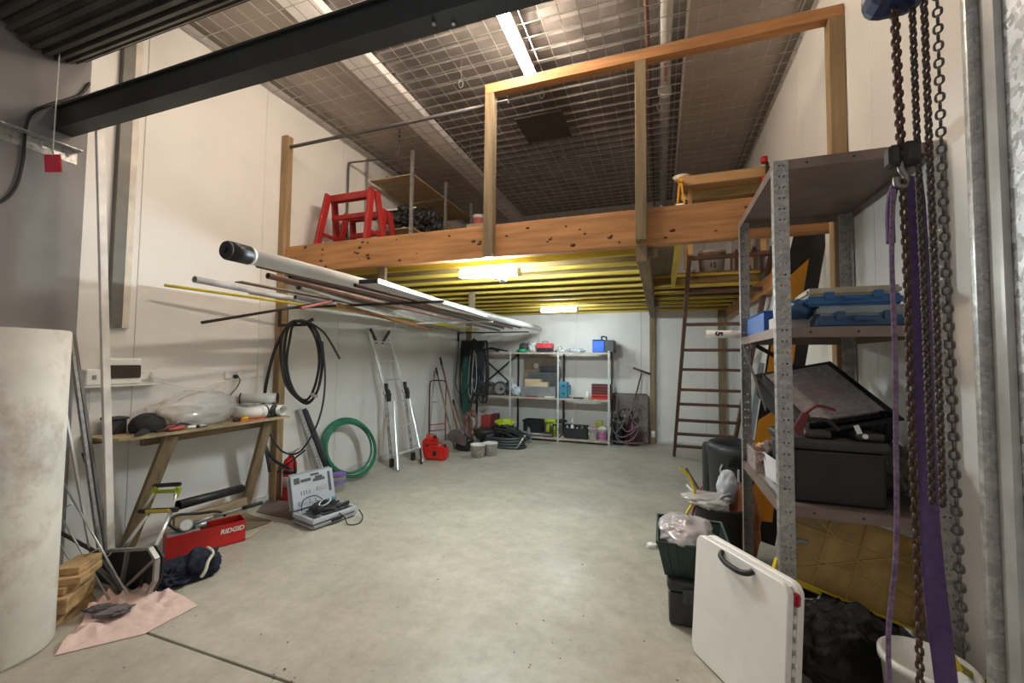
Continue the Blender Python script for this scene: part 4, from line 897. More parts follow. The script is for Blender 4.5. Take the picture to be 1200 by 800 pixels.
# bottom shelf
t = thing('black_crate', 'black open crate on the bottom shelf', 'crate', (-2.45, 8.36, Zb))
for lo, hi in (((-2.66, 8.22, Zb+.02), (-2.28, 8.235, Zb+.30)), ((-2.66, 8.50, Zb+.02), (-2.28, 8.515, Zb+.30)), ((-2.66, 8.235, Zb+.02), (-2.645, 8.50, Zb+.30)), ((-2.295, 8.235, Zb+.02), (-2.28, 8.50, Zb+.30)), ((-2.645, 8.235, Zb+.001), (-2.295, 8.50, Zb+.02))): MB().lohi(lo, hi, bev=.003).build('side_panel', BLACK, t)
MB().tube([(-2.67, 8.21, Zb+.30), (-2.27, 8.21, Zb+.30), (-2.27, 8.525, Zb+.30), (-2.67, 8.525, Zb+.30)], .012, 6, closed=True).build('rim', BLACKR, t)
def gun(name, label, c, s, body, rz=0):
    t = thing(name, label, 'power tool', (c[0], c[1], c[2]), rz); Rm = ROOTM[t.name]
    f = lambda x, y, z: Rm @ V(x*s, y*s, z*s)
    MB().cyl(f(-.09, 0, .22), f(.08, 0, .225), .036*s, .034*s, n=14).beam(f(-.03, 0, .20), f(-.05, 0, .06), .035*s, .045*s).build('body', body, t)
    MB().cyl(f(.08, 0, .225), f(.14, 0, .226), .024*s, .014*s, n=12).build('chuck', BLACK, t)
    MB().box(f(-.04, 0, .035), (.07*s, .12*s, .065*s), Matrix.Rotation(rz, 3, 'Z'), bev=.006).build('battery', BLACK, t)
    return t
gun('cordless_drill', 'lime green cordless drill standing on the bottom shelf left of the post', (-2.10, 8.32, Zb+.002), 1.35, LIME)
gun('cordless_drill', 'second darker cordless drill behind the lime green one', (-1.98, 8.45, Zb+.002), 1.3, DKGREY, R(20))
one('radio_charger', MB().box((-2.13, 8.225, Zb+.05), (.22, .07, .095), bev=.01), BLACK, 'black battery charger at the foot of the lime green drill', 'charger')
t = thing('lime_torch', 'upright lime green torch by the middle shelf post', 'torch', (-1.99, 8.24, Zb))
MB().lathe([(0, 0), (.03, 0), (.03, .20), (.04, .22), (.04, .28), (0, .28)], 14, Matrix.Translation((-2.0, 8.24, Zb+.001))).build('body', LIME, t)
MB().lathe([(.041, .23), (.042, .27)], 14, Matrix.Translation((-2.0, 8.24, Zb+.001))).build('bezel', BLACK, t)
t = thing('tool_tote', 'black open tool tote on the bottom shelf right of the post', 'tool tote', (-1.60, 8.35, Zb))
for lo, hi in (((-1.82, 8.22, Zb+.02), (-1.36, 8.235, Zb+.20)), ((-1.82, 8.50, Zb+.02), (-1.36, 8.515, Zb+.24)), ((-1.82, 8.235, Zb+.02), (-1.805, 8.50, Zb+.24)), ((-1.375, 8.235, Zb+.02), (-1.36, 8.50, Zb+.24)), ((-1.805, 8.235, Zb+.001), (-1.375, 8.50, Zb+.02)), ((-1.805, 8.36, Zb+.021), (-1.375, 8.372, Zb+.25))): MB().lohi(lo, hi, bev=.003).build('side_panel', BLACK, t)
t = thing('spray_bottle', 'white nozzle bottle standing in the black tool tote', 'bottle', (-1.66, 8.30, Zb+.021))
MB().lathe([(0, 0), (.035, 0), (.035, .20), (.012, .26), (.01, .36), (0, .37)], 14, Matrix.Translation((-1.66, 8.30, Zb+.021))).build('body', WHITEP, t)
MB().lathe([(.013, .24), (.02, .25), (.02, .28), (.012, .285)], 14, Matrix.Translation((-1.66, 8.30, Zb+.021))).build('collar', GREY, t)
for i, (x, c, h, lab) in enumerate(((-1.76, GREY, .22, 'grey can at the left in the tool tote'), (-1.56, STEEL, .20, 'silver can in the middle of the tool tote'), (-1.46, mat('can_brown', (.2, .14, .1), .5), .23, 'brown can at the right in the tool tote'))):
    one('spray_can', MB().lathe([(0, 0), (.03, 0), (.03, h-.03), (.012, h), (0, h)], 14, Matrix.Translation((x, 8.30, Zb+.021))), c, lab, 'can', 'cans in the tool tote')
def pail(x, y, z, r, h, body, lid, label, band=None):
    t = thing('plastic_tub', label, 'tub', (x, y, z)); T = Matrix.Translation((x, y, z+.001))
    MB().lathe([(0, 0), (r*.86, 0), (r, h*.9), (r*1.04, h*.9), (r*1.04, h*.94), (r*.97, h*.94), (r*.84, .01), (0, .01)], 24, T).build('tub', body, t)
    if band: MB().lathe([(r*.875+.002, h*.12), (r*.97+.002, h*.7)], 24, T).build('print_band', band, t)
    MB().tube(spline([(x-r, y-.01, z+h*.85), (x-r*.7, y-r*.9, z+h*.5), (x, y-r*1.15, z+h*.35), (x+r*.7, y-r*.9, z+h*.5), (x+r, y-.01, z+h*.85)], 5), .003, 5).build('wire_handle', STEEL, t)
    return t
pail(-1.25, 8.29, Zb, .095, .24, WHITEP, None, 'white tub on the bottom shelf left of the purple-printed tub')
pail(-1.06, 8.28, Zb, .10, .24, WHITEP, None, 'white tub with a purple print at the right end of the bottom shelf', mat('print_purple', (.42, .12, .30), .5))
one('yellow_tape', MB().box((-1.15, 8.42, Zb+.20), (.13, .1, .30), bev=.01), mat('tape_olive', (.38, .34, .05), .5), 'yellow tool behind the two white tubs', 'tool')
for i, (x, lab) in enumerate(((-1.22, 'red-brown contents of the plain white tub'), (-1.05, 'pale rags in the purple-printed tub'))):
    one('tub_contents', MB().blob((x-.02 if i == 0 else x, 8.285, Zb+.215), (.075, .07, .05), 4+i, .5, 3, 3), mat('rag_%d' % i, ((.4, .25, .22), (.6, .57, .52))[i], .8), lab, 'rags')
# left floor corner group
t = thing('metal_bin', 'red metal box standing on the floor under the left shelf bay', 'box', (-3.5, 8.35, 0))
MB().lohi((-3.62, 8.25, 0.001), (-3.40, 8.50, .42), bev=.01).build('body', mat('bin_red', (.42, .05, .04), .5), t)
MB().lohi((-3.398, 8.27, 0.001), (-3.28, 8.50, .46), bev=.006).build('dark_side', mat('bin_dkred', (.14, .02, .02), .5), t)
# chainsaw/blower tools on floor
t = thing('lime_saw', 'lime green and black battery chop saw on the floor before the shelving', 'power tool', (-2.85, 7.65, 0))
MB().blob((-2.87, 7.7, .38), (.19, .12, .085), 5, .2, 2, 4).beam((-3.06, 7.68, .40), (-2.72, 7.7, .45), .10, .055, bev=.015).build('motor_cover', LIME, t)
MB().blob((-2.85, 7.66, .22), (.26, .16, .13), 14, .5, 3, 4, floor=.01).cyl((-2.87, 7.62, .29), (-2.87, 7.72, .29), .10, n=20).box((-2.85, 7.7, .13), (.36, .34, .06), bev=.01).beam((-2.8, 7.75, .14), (-2.78, 7.75, .36), .06, .08).build('base', BLACK, t)
MB().cyl((-2.87, 7.612, .27), (-2.87, 7.618, .27), .125, n=28).build('blade', STEEL, t)
for a, b_ in (((-3.0, 7.6, .13), (-3.12, 7.4, .012)), ((-2.7, 7.6, .13), (-2.55, 7.42, .012)), ((-3.0, 7.85, .13), (-3.1, 8.0, .012)), ((-2.7, 7.85, .13), (-2.6, 8.0, .012))): MB().beam(a, b_, .03, .02).build('leg', BLACK, t)
t = thing('black_hose', 'coil of thick grey-black hose on the floor in front of the lime saw', 'hose', (-2.75, 7.35, 0))
for k in range(4): MB().tube([V(-2.75+(.42-.03*k)*cos(a), 7.35+(.20-.01*k)*sin(a), .028+.048*k) for a in [2*pi*i/36 for i in range(36)]], .024, 8, closed=True).build('loop', mat('hose_dkgrey', (.06, .065, .07), .4), t)
one('hose_nozzle', MB().cyl((-2.42, 7.12, .04), (-2.32, 7.22, .22), .016).cyl((-2.32, 7.22, .22), (-2.30, 7.24, .26), .022), STEEL, 'silver nozzle at the right end of the floor hose', 'nozzle')
tangle((-2.72, 7.48, .16), (.38, .14, .13), 11, .014, BLACKR, 'coiled_cable', 'black cord heaped in front of the lime saw', 'cords', 0.0)
one('steel_tube', MB().cyl((-2.50, 7.75, .20), (-1.98, 7.95, .16), .025).cyl((-2.55, 7.73, .20), (-2.45, 7.77, .2), .04), mat('tube_silver', (.35, .35, .36), .4, .6), 'silver tube lying from the lime saw to the shelf', 'tube')
one('grey_bracket', MB().prism([(-2.52, 7.9, .02), (-2.38, 7.9, .02), (-2.42, 7.9, .28), (-2.46, 7.9, .30)], (0, .02, 0)), GREY, 'upright grey metal piece behind the silver tube', 'bracket')
t = thing('black_drum', 'low black round lid-like drum left of the lime saw', 'drum', (-3.25, 7.6, 0))
MB().lathe([(0, 0), (.16, 0), (.22, .10), (.24, .17), (.22, .19), (0, .20)], 28, Matrix.Translation((-3.22, 7.55, .08))).build('body', mat('drum_black', (.03, .025, .022), .35), t)
MB().cyl((-3.22, 7.55, 0.002), (-3.22, 7.55, .08), .10).build('foot', BLACK, t)
t = thing('cutoff_saw', 'cut-off saw with a big dark round guard beside the red fuel cans', 'power saw', (-3.35, 6.7, 0))
MB().prism([V(-3.37+.19*cos(a), 6.62, .20+.19*sin(a)) for a in [R(x) for x in range(-30, 181, 14)]], (0, .06, 0), .006).cyl((-3.37, 6.61, .20), (-3.37, 6.70, .20), .03).build('blade_guard', mat('guard_grey', (.20, .18, .17), .45, .5), t)
MB().box((-3.28, 6.78, .12), (.28, .22, .20), bev=.03).tube(spline([(-3.2, 6.7, .2), (-3.15, 6.62, .28), (-3.3, 6.66, .33)], 5), .014, 7).build('engine', BLACK, t)
# fuel cans
def can(x, y, z, sx, sy, h, rz, label, m):
    t = thing('fuel_can', label, 'fuel can', (x, y, z), rz, 'red plastic fuel cans'); Rm = ROOTM[t.name]
    MB().merge(_bx(V(-sx/2, -sy/2, .001), V(sx/2, sy/2, h), .03), Rm).build('body', m, t)
    MB().tube(spline([Rm @ V(-sx*.3, 0, h-.01), Rm @ V(-sx*.3, 0, h+.04), Rm @ V(sx*.2, 0, h+.045), Rm @ V(sx*.25, 0, h-.01)], 5), .012, 7).build('handle', m, t)
    MB().cyl(Rm @ V(sx*.38, 0, h-.005), Rm @ V(sx*.38, 0, h+.035), .025).build('cap', BLACK, t)
    MB().merge(_bx(V(-.03, -sy/2-.002, h*.35), V(.03, -sy/2-.0005, h*.7)), Rm).build('safety_label', BLACK, t)
    return t
can(-3.64, 6.22, 0, .20, .32, .30, R(15), 'taller red fuel can behind the low one', REDB)
can(-3.40, 6.02, 0, .34, .22, .21, R(8), 'low wide red fuel can nearest the white pail', REDB)
# pails
for (x, y, lab) in ((-2.86, 6.42, 'dirty white pail in front of the floor hose'), (-2.72, 6.62, 'second dirty white pail behind the first')):
    t = thing('white_pail', lab, 'pail', (x, y, 0), group='dirty white pails'); T = Matrix.Translation((x, y, .001))
    MB().lathe([(0, 0), (.105, 0), (.122, .19), (.128, .19), (.128, .21), (.118, .21), (.10, .012), (0, .012)], 28, T).build('tub', mat('pail_dirty', (.68, .65, .60), .5, scale=9, dirt=.6, dirtcol=(.25, .18, .13)), t)
    MB().tube(spline([(x-.125, y, .18), (x-.09, y-.10, .11), (x, y-.135, .08), (x+.09, y-.10, .11), (x+.125, y, .18)], 5), .004, 6).build('wire_handle', STEEL, t)
# hand truck & long handles
HT = mat('truck_dkred', (.12, .02, .025), .5, .3)
t = thing('sack_truck', 'narrow dark red tube sack truck leaning on the left wall', 'sack truck', (-3.85, 6.7, 0))
for px, pyb in ((503, 520), (522, 516)):
    MB().tube(spline([P(px, pyb, y=6.85), P(px, 480, y=6.95), P(px+1, 450, y=7.0)], 3), .012, 8).build('side_tube', HT, t)
MB().tube(spline([P(504, 450, y=7.0), P(506, 446, y=7.0), P(520, 446, y=7.0), P(523, 450, y=7.0)], 4), .012, 8).build('top_tube', HT, t)
for py in (498, 505): MB().cyl(P(503, py, y=6.9), P(522, py-2, y=6.9), .009).build('cross_tube', REDB, t)
one('bent_tube', MB().tube(spline([P(499, 512, y=7.05), P(500, 480, y=7.1), P(502, 472, y=7.15), P(513, 471, y=7.15)], 4), .009, 7), STEEL, 'thin grey bent tube left of the dark red sack truck', 'tube')
for a, b_, ya, yb, r, m_, lab in (((511, 432), (533, 517), 7.1, 6.75, .017, PINE_OLD['z'], 'wooden shovel handle with a dark grip leaning by the sack truck'), ((516, 420), (541, 515), 7.3, 6.95, .017, mat('handle_brown', (.24, .10, .07), .5), 'taller brown tool handle leaning in the left back corner'), ((531, 470), (548, 516), 7.4, 7.1, .018, mat('handle_dkbrown', (.17, .09, .06), .5), 'short brown rod leaning right of the tall handles'), ((509, 435), (503, 505), 7.12, 7.05, .007, STEEL, 'thin grey rod leaning left of the wooden shovel handle')):
    t = thing('long_handle', lab, 'tool handle', P(*b_, y=yb), group='long tool handles in the left back corner')
    q = P(*b_, y=yb); q.z = .02; MB().cyl(P(*a, y=ya), q, r).build('shaft', m_, t)
    MB().cyl(P(*a, y=ya)+V(0, 0, .02), P(*a, y=ya).lerp(q, .08), r*1.25).build('grip', BLACK, t)
tangle((-3.45, 7.4, .38), (.12, .10, .26), 5, .016, mat('hose_rust', (.22, .10, .07), .6), 'brown_hose', 'heap of brown hose below the leaning handles', 'hose', 0.0)
one('blue_cone', MB().lathe([(.13, 0), (.03, .5), (.02, .5), (.0, .5)], 20, Matrix.Translation((-3.62, 7.95, .002))), mat('cone_pale', (.45, .52, .60), .4), 'pale blue upright cone at the foot of the hanging cords', 'cone')
# hanging cords on the corner post
t = thing('hanging_cords', 'thick bundle of black cords hanging on the back left post', 'cords', (-3.75, 8.0, .6))
MB().cyl((-3.9, 8.20, 1.93), (-3.5, 8.05, 1.95), .015).build('hook', ARM, t)
random.seed(31)
for k in range(26):
    x = -3.95+.50*random.random(); yy = 7.98+.14*random.random(); ln = random.choice((.9, 1.1, 1.25, 1.4, .7)); wd = random.uniform(.03, .10)
    pts = [(x-wd, yy, 1.94), (x-wd*1.4, yy, 1.94-ln*.5), (x-wd*.8, yy+.01, 1.98-ln*.93), (x, yy+.02, 1.96-ln), (x+wd*.8, yy+.01, 1.98-ln*.93), (x+wd*1.3, yy, 1.94-ln*.5), (x+wd*.7, yy, 1.94), (x, yy, 1.985)]
    MB().tube(spline(pts, 5, True), random.uniform(.009, .014), 6, closed=True).build('cord_loop', random.choice((BLACKR, BLACKR, mat('cord_navy', (.02, .03, .05), .5), BLACKR)), t)
MB().blob((-3.70, 8.06, 1.65), (.22, .08, .40), 3, .3, 2.5, 4).build('bunched_cord', BLACKR, t)
t = thing('hanging_cords', 'teal green cord loop hanging beside the black cord bundle', 'cords', (-3.8, 7.9, .5))
for k in range(3):
    x = -3.86+.03*k
    MB().tube(spline([(x-.02, 7.93, 1.6), (x-.05, 7.92, 1.1), (x-.01, 7.92, .55), (x+.01, 7.92, .55), (x+.04, 7.92, 1.1), (x+.02, 7.93, 1.6)], 5, True), .014, 6, closed=True).build('cord_loop', mat('teal_cord', (.015, .09, .07), .5), t)
one('cable_loops', MB().tube(spline([(-3.63, 7.9, 1.8), (-3.68, 7.9, 1.2), (-3.62, 7.9, .95), (-3.57, 7.9, 1.2), (-3.60, 7.9, 1.75)], 5), .008, 6).tube(spline([(-3.72, 7.9, 1.7), (-3.76, 7.9, 1.1), (-3.70, 7.9, .8), (-3.66, 7.9, 1.2)], 5), .006, 6), mat('cord_pale', (.45, .45, .45), .5), 'pale cord loops in front of the black bundle', 'cords')
one('cord_tail', MB().tube(spline([P(538, 396, y=7.75), P(536, 425, y=7.75), P(534, 450, y=7.75), P(541, 462, y=7.75), P(549, 452, y=7.75), P(551, 432, y=7.75)], 6), .011, 7), BLACKR, 'single black cord drooping left of the cord bundle', 'cord')
# right of the shelving
t = thing('backing_board', 'grey-brown board with rounded corners leaning on the back wall', 'board', (-.55, 8.6, 0))
MB().prism([(-.93, 8.62, .01), (-.23, 8.62, .01), (-.23, 8.76, .92), (-.27, 8.765, .96), (-.93, 8.765, .96)], (0, .012, 0)).build('panel', mat('board_greybrown', (.22, .17, .15), .6), t)
MB().tube([(-.93, 8.615, .02), (-.23, 8.615, .02), (-.23, 8.755, .91), (-.27, 8.76, .955), (-.93, 8.76, .955)], .010, 6, closed=True).build('frame', DKGREY, t)
t = thing('auger', 'rusty T-handled auger leaning against the back wall', 'auger', (-.6, 8.5, 0))
a, b_ = P(752, 437, y=8.68), P(736, 497, y=8.5)
b2 = b_.copy(); b2 = a+(b_-a)*1.35; b2.z = max(b2.z, .02)
MB().cyl(a, b2, .015).build('shaft', mat('auger_rust', (.13, .07, .055), .6, .3), t)
MB().cyl(P(742, 431, y=8.66), P(762, 438, y=8.70), .02).build('cross_handle', mat('auger_handle', (.09, .05, .04), .5), t)
OX = mat('cyl_maroon', (.10, .02, .04), .4)
for x, h, m_, lab in ((-.50, .50, OX, 'maroon gas cylinder beside the shelving'), (-.78, .52, BLACK, 'black gas cylinder between the shelving and the maroon one')):
    t = thing('gas_cylinder', lab, 'gas cylinder', (x, 8.42, 0), group='gas cylinders by the back wall'); T = Matrix.Translation((x, 8.42, .001))
    MB().lathe([(0, 0), (.105, 0), (.11, .01), (.11, h-.12), (.07, h-.04), (.03, h), (0, h)], 24, T).build('body', m_, t)
    MB().cyl((x, 8.42, h), (x, 8.42, h+.07), .022).cyl((x-.04, 8.40, h+.05), (x+.06, 8.38, h+.05), .018).build('valve', STEEL, t)
    for s in (-1, 1): MB().cyl((x+s*.05, 8.37, h+.10), (x+s*.05, 8.35, h+.10), .032, n=18).build('gauge', mat('gauge_dk', (.2, .16, .15), .4), t)
t = thing('gas_hose', 'loops of pale purple-grey welding hose hung over the gas cylinders', 'hose', (-.6, 8.25, 0))
GH = mat('hose_mauve', (.17, .14, .15), .5)
for pts in ([(716, 463), (713, 480), (716, 500), (728, 512), (745, 503), (752, 485), (745, 470), (738, 478), (744, 495), (757, 500), (759, 492)], [(722, 465), (728, 470), (735, 480), (730, 497), (722, 508), (727, 517), (742, 514), (750, 495), (744, 478)], [(724, 462), (723, 485), (733, 505), (745, 500), (756, 490), (758, 480), (750, 474)], [(732, 473), (742, 471), (740, 480), (728, 495), (716, 492), (714, 500), (716, 515), (735, 519), (755, 519)]):
    q = [P(px, py, y=8.24) for px, py in pts]
    for i_ in q: i_.z = max(i_.z, .02)
    MB().tube(spline(q, 6), .011, 7).build('hose_loop', GH, t)
t = thing('wheel_frame', 'dark spoked wheel behind the welding hose', 'wheel', (-.62, 8.3, .3))
c = P(733, 487, y=8.30); MB().tube([c+V(.13*cos(a), 0, .13*sin(a)) for a in [2*pi*k/28 for k in range(28)]], .014, 8, closed=True).build('rim', BLACKR, t)
for k in range(3): MB().cyl(c-V(.12*cos(k*1.05), 0, .12*sin(k*1.05)), c+V(.12*cos(k*1.05), 0, .12*sin(k*1.05)), .005).build('spoke', STEEL, t)
one('power_outlet', MB().lohi((-.175, 8.688, .13), (-.10, 8.6985, .25), bev=.003), WHITEP, 'small white outlet low on the back middle post', 'power outlet')
# ================================================================== RIGHT SIDE
# slotted angle shelving unit
UX0, UX1, UY0, UY1 = .565, 1.262, 2.49, 3.53
t = thing('slotted_shelving', 'tall galvanised slotted-angle shelving unit against the right wall', 'shelving', (.9, 3.0, 0))
for x, y, sx, sy in ((UX0, UY0, 1, 1), (UX1, UY0, -1, 1), (UX0, UY1, 1, -1), (UX1, UY1, -1, -1)):
    MB().plate((x, y, .005), (sx, 0, 0), (0, 0, 1), .068, 2.655, [.026, .046], .0575, .009, .010, .04).plate((x, y, .005), (0, sy, 0), (0, 0, 1), .05, 2.655, [.026], .0575, .010, .018, .04).build('upright', GALV, t, solid=.0025)
SHM = mat('shelf_brown', (.235, .175, .15), .5, .3, .12, 5, dirt=.2)
for z in (2.66, 1.785, .885, .075):
    MB().lohi((UX0+.004, UY0+.004, z-.004), (UX1-.004, UY1-.004, z)).build('shelf', SHM, t)
    for lo, hi in (((UX0+.07, UY0+.0015, z-.052), (UX1-.07, UY0+.0038, z)), ((UX0+.07, UY1-.0038, z-.052), (UX1-.07, UY1-.0015, z)), ((UX0+.0015, UY0+.055, z-.052), (UX0+.0038, UY1-.055, z)), ((UX1-.0038, UY0+.055, z-.052), (UX1-.0015, UY1-.055, z))):
        MB().lohi(lo, hi).build('shelf_lip', SHM, t)
    m = MB()
    for k in range(3): m.cyl((UX0+.15+.2*k, UY0+.0012, z-.026), (UX0+.15+.2*k, UY0-.0008, z-.026), .006, n=8)
    m.build('bolt_heads', BLACK, t, kind='stuff')
m = MB().beam((UX0+.01, UY1-.05, 1.73), (UX0+.01, UY0+.3, 1.33), .035, .003, up=(1, 0, 0)); m.build('corner_brace', mat('brace_rust', (.05, .03, .025), .6, .4), t)
MB().beam((UX0+.1, UY1-.008, 1.73), (UX1-.08, UY1-.008, 1.40), .003, .03, up=(0, 0, 1)).build('corner_brace', MATS['brace_rust'], t)
# shelf 2 contents
Z2 = 1.786; Z3 = .886
def bin_(name, lo, hi, m, label, cat, wall_=.004, flare=.0):
    t = thing(name, label, cat, ((lo[0]+hi[0])/2, (lo[1]+hi[1])/2, lo[2])); x0, y0, z0 = lo; x1, y1, z1 = hi; w_ = wall_
    for a in (((x0, y0, z0), (x1, y0+w_, z1)), ((x0, y1-w_, z0), (x1, y1, z1)), ((x0, y0+w_+.0002, z0), (x0+w_, y1-w_-.0002, z1)), ((x1-w_, y0+w_+.0002, z0), (x1, y1-w_-.0002, z1)), ((x0+w_, y0+w_, z0), (x1-w_, y1-w_, z0+w_))):
        MB().lohi(*a).build('side_panel', m, t)
    MB().tube([(x0, y0, z1), (x1, y0, z1), (x1, y1, z1), (x0, y1, z1)], .006, 6, closed=True).build('rim', m, t)
    return t
bin_('parts_bin', (.60, 2.93, Z2+.001), (.95, 3.46, Z2+.13), BLUE, 'blue open parts bin on the second shelf from the top', 'parts bin')
one('white_box', MB().lohi((.62, 2.72, Z2+.001), (.90, 2.90, Z2+.075), bev=.002), mat('box_grey', (.55, .53, .50), .6), 'small pale box in front of the blue parts bin', 'box')
def organiser(name, x0, x1, y0, y1, z, h, base, lid, label, rz=0):
    t = thing(name, label, 'organiser case', ((x0+x1)/2, (y0+y1)/2, z), rz); Rm = ROOTM[t.name]; a, b_ = (x1-x0)/2, (y1-y0)/2
    MB().merge(_bx(V(-a, -b_, .001), V(a, b_, h*.55), .012), Rm).build('base', base, t)
    MB().merge(_bx(V(-a+.004, -b_+.004, h*.55+.001), V(a-.004, b_-.004, h), .012), Rm).build('lid', lid, t)
    for s in (-.5, .5): MB().merge(_bx(V(a*s-.02, -b_-.008, h*.35), V(a*s+.02, -b_-.0005, h*.75), .002), Rm).build('latch', base, t)
    MB().merge(_bx(V(-a*.25, -b_-.03, h*.3), V(a*.25, -b_-.02, h*.5), .004), Rm).build('handle', base, t)
    return t
NAVYB = mat('case_navy', (.03, .09, .20), .35, var=.1)
LIDC = mat('lid_smoke', (.25, .30, .34), .2, spec=.8)
organiser('organiser_case', .78, 1.18, 2.60, 2.90, Z2, .115, NAVYB, mat('lid_smoke', ()) if False else LIDC, 'blue organiser case with a smoky lid on the second shelf')
organiser('organiser_case', .75, 1.16, 2.62, 2.92, Z2+.117, .10, mat('case_blue', (.02, .12, .32), .4), mat('lid_cream', (.42, .37, .28), .4, scale=12), 'blue organiser case with a cream top stacked on the smoky one', R(-4))
one('flap_pieces', MB().blob((.72, 2.70, Z2+.11), (.07, .06, .05), 11, .5, 3, 3), NAVYB, 'crumpled blue and clear plastic left of the organiser cases', 'plastic')
one('beige_glove', MB().blob((.66, 2.72, Z2+.11), (.05, .05, .035), 12, .5, 3, 3), mat('glove_beige', (.45, .36, .27), .8), 'beige glove resting on the pale box', 'glove')
t = thing('paper_tube', 'white tube with a black 5 on it sticking out of the second shelf', 'tube', (.6, 3.38, Z2))
a, b_ = P(827, 391, y=3.60), P(872, 392, y=3.60)
MB().hollow(a, a+(b_-a).normalized()*.45, .030, .003, 20).build('tube_body', mat('tube_pinkwhite', (.72, .66, .62), .5), t)
tm = Matrix.Translation(a.lerp(b_, .33)+V(0, -.0315, 0)) @ Matrix.Rotation(R(90), 4, 'X') @ Matrix.Rotation(R(-90), 4, 'Z')
text('printed_number', '5', .07, tm, BLACK, t, bold=.003)
# shelf 3 contents
t = thing('battery_box', 'big black battery box with lid straps on the third shelf', 'battery box', (.86, 2.75, Z3))
MB().lohi((.64, 2.56, Z3+.001), (1.04, 2.98, Z3+.27), bev=.015, seg=2).build('box_body', BLACK, t)
MB().lohi((.625, 2.545, Z3+.272), (1.055, 2.995, Z3+.33), bev=.02, seg=2).build('box_lid', mat('lid_dk', (.035, .033, .032), .4), t)
for s in (.70, .92): MB().lohi((s, 2.50+.06, Z3+.331), (s+.12, 2.80, Z3+.37), bev=.015, seg=2).build('terminal_cover', MATS['lid_dk'], t)
MB().tube(spline([(.66, 2.56, Z3+.36), (.68, 2.53, Z3+.42), (.78, 2.52, Z3+.43), (.84, 2.54, Z3+.38)], 6), .010, 7).build('carry_loop', BLACKR, t)
MB().box((.93, 2.57, Z3+.385), (.02, .01, .045), Matrix.Rotation(R(-20), 3, 'Y')).cyl((.955, 2.566, Z3+.355), (.955, 2.556, Z3+.355), .012).build('lid_mark', WHITEP, t)
one('red_clamp', MB().beam((.655, 2.53, Z3+.37), (.70, 2.525, Z3+.46), .025, .04, bev=.006).cyl((.665, 2.515, Z3+.37), (.665, 2.535, Z3+.37), .02).tube(spline([(.70, 2.53, Z3+.46), (.75, 2.53, Z3+.50), (.83, 2.55, Z3+.48)], 4), .008, 6), mat('clamp_red', (.16, .012, .018), .4), 'dark red battery clamp hanging at the left of the battery box', 'clamp')
# black crate with a clear-lidded compartment tray lying tilted in it
qa, qb, qc = P(950, 494, y=2.62), P(1036, 480, y=2.70), P(948, 430, y=3.04)
ex = (qb-qa).normalized(); ey = (qc-qa); ey = (ey-ex*ey.dot(ex)); tl_ = ey.length; ey.normalize(); ez = ex.cross(ey)
TX = Matrix.Translation(qa) @ Matrix((ex, ey, ez)).transposed().to_4x4(); tw = (qb-qa).length
def tilted(name, c, parts, label, cat):
    t = thing(name, label, cat, c)
    for nm, lo, hi, m_, bv in parts: MB().merge(_bx(V(*lo), V(*hi), bv), TX).build(nm, m_, t)
    return t
pr = [('base', (0, 0, -.05), (tw, tl_, -.035), BLACK, .003)]
for i in range(9): pr.append(('divider', (.005, .02+(tl_-.03)*i/9, -.0345), (tw-.005, .023+(tl_-.03)*i/9, -.004), mat('divider', (.16, .13, .13), .35), 0))
for i in range(4): pr.append(('divider', (tw*(i+.7)/4.4, .01, -.0343), (tw*(i+.7)/4.4+.003, tl_-.01, -.004), MATS['divider'], 0))
pr += [('contents', (tw*.30, tl_*.35, -.034), (tw*.75, tl_*.72, -.012), mat('contents_red', (.42, .07, .06), .5, scale=30, col2=(.12, .05, .05)), .002), ('contents', (.02, tl_*.74, -.034), (tw*.6, tl_*.95, -.016), mat('contents_grey', (.25, .17, .15), .5, scale=40), .002), ('lid', (.0, .0, -.003), (tw, tl_, .0), mat('smoke_lid', (.62, .56, .56), .12, alpha=.28), 0), ('rim', (-.012, -.012, -.05), (-.0005, tl_+.01, .003), BLACK, .002), ('rim', (tw+.0005, -.012, -.05), (tw+.012, tl_+.01, .003), BLACK, .002)]
tilted('organiser_tray', (.86, 2.8, Z3+.5), pr, 'clear-lidded compartment tray with red bits tilted in the black crate', 'organiser tray')
pr = []; a0, a1, b0_, b1_ = -.012, tw+.06, -.03, tl_+.06
for lo, hi in (((a0, b0_, -.20), (a1, b0_+.008, -.055)), ((a0, b1_-.008, -.20), (a1, b1_, -.055)), ((a0, b0_+.009, -.20), (a0+.008, b1_-.009, -.055)), ((a1-.008, b0_+.009, -.20), (a1, b1_-.009, -.055)), ((a0+.009, b0_+.009, -.20), (a1-.009, b1_-.009, -.19))): pr.append(('side_panel', lo, hi, BLACK, .001))
RB = mat('rim_black', (.03, .03, .032), .3)
for lo, hi in (((a0-.015, b0_-.015, -.054), (a1+.015, b0_+.01, -.040)), ((a0-.015, b1_-.01, -.054), (a1+.015, b1_+.015, -.040)), ((a0-.015, b0_+.011, -.054), (a0+.01, b1_-.011, -.040)), ((a1-.01, b0_+.011, -.054), (a1+.015, b1_-.011, -.040))): pr.append(('rim', lo, hi, RB, .002))
for k in range(10): pr.append(('rib', (a0+.02+(a1-a0-.04)*k/10, b0_-.006, -.19), (a0+.03+(a1-a0-.04)*k/10, b0_-.0005, -.056), BLACK, 0))
tilted('black_crate', (.90, 3.0, Z3+.35), pr, 'black ribbed crate tilted behind the battery box on the third shelf', 'crate')
one('dark_bag', MB().blob((1.14, 2.95, Z3+.16), (.10, .28, .16), 7, .3, 2.2, 4, floor=Z3+.001, sharp=True), mat('bag_olive', (.13, .12, .085), .7), 'dull olive bag at the wall end of the third shelf', 'bag')
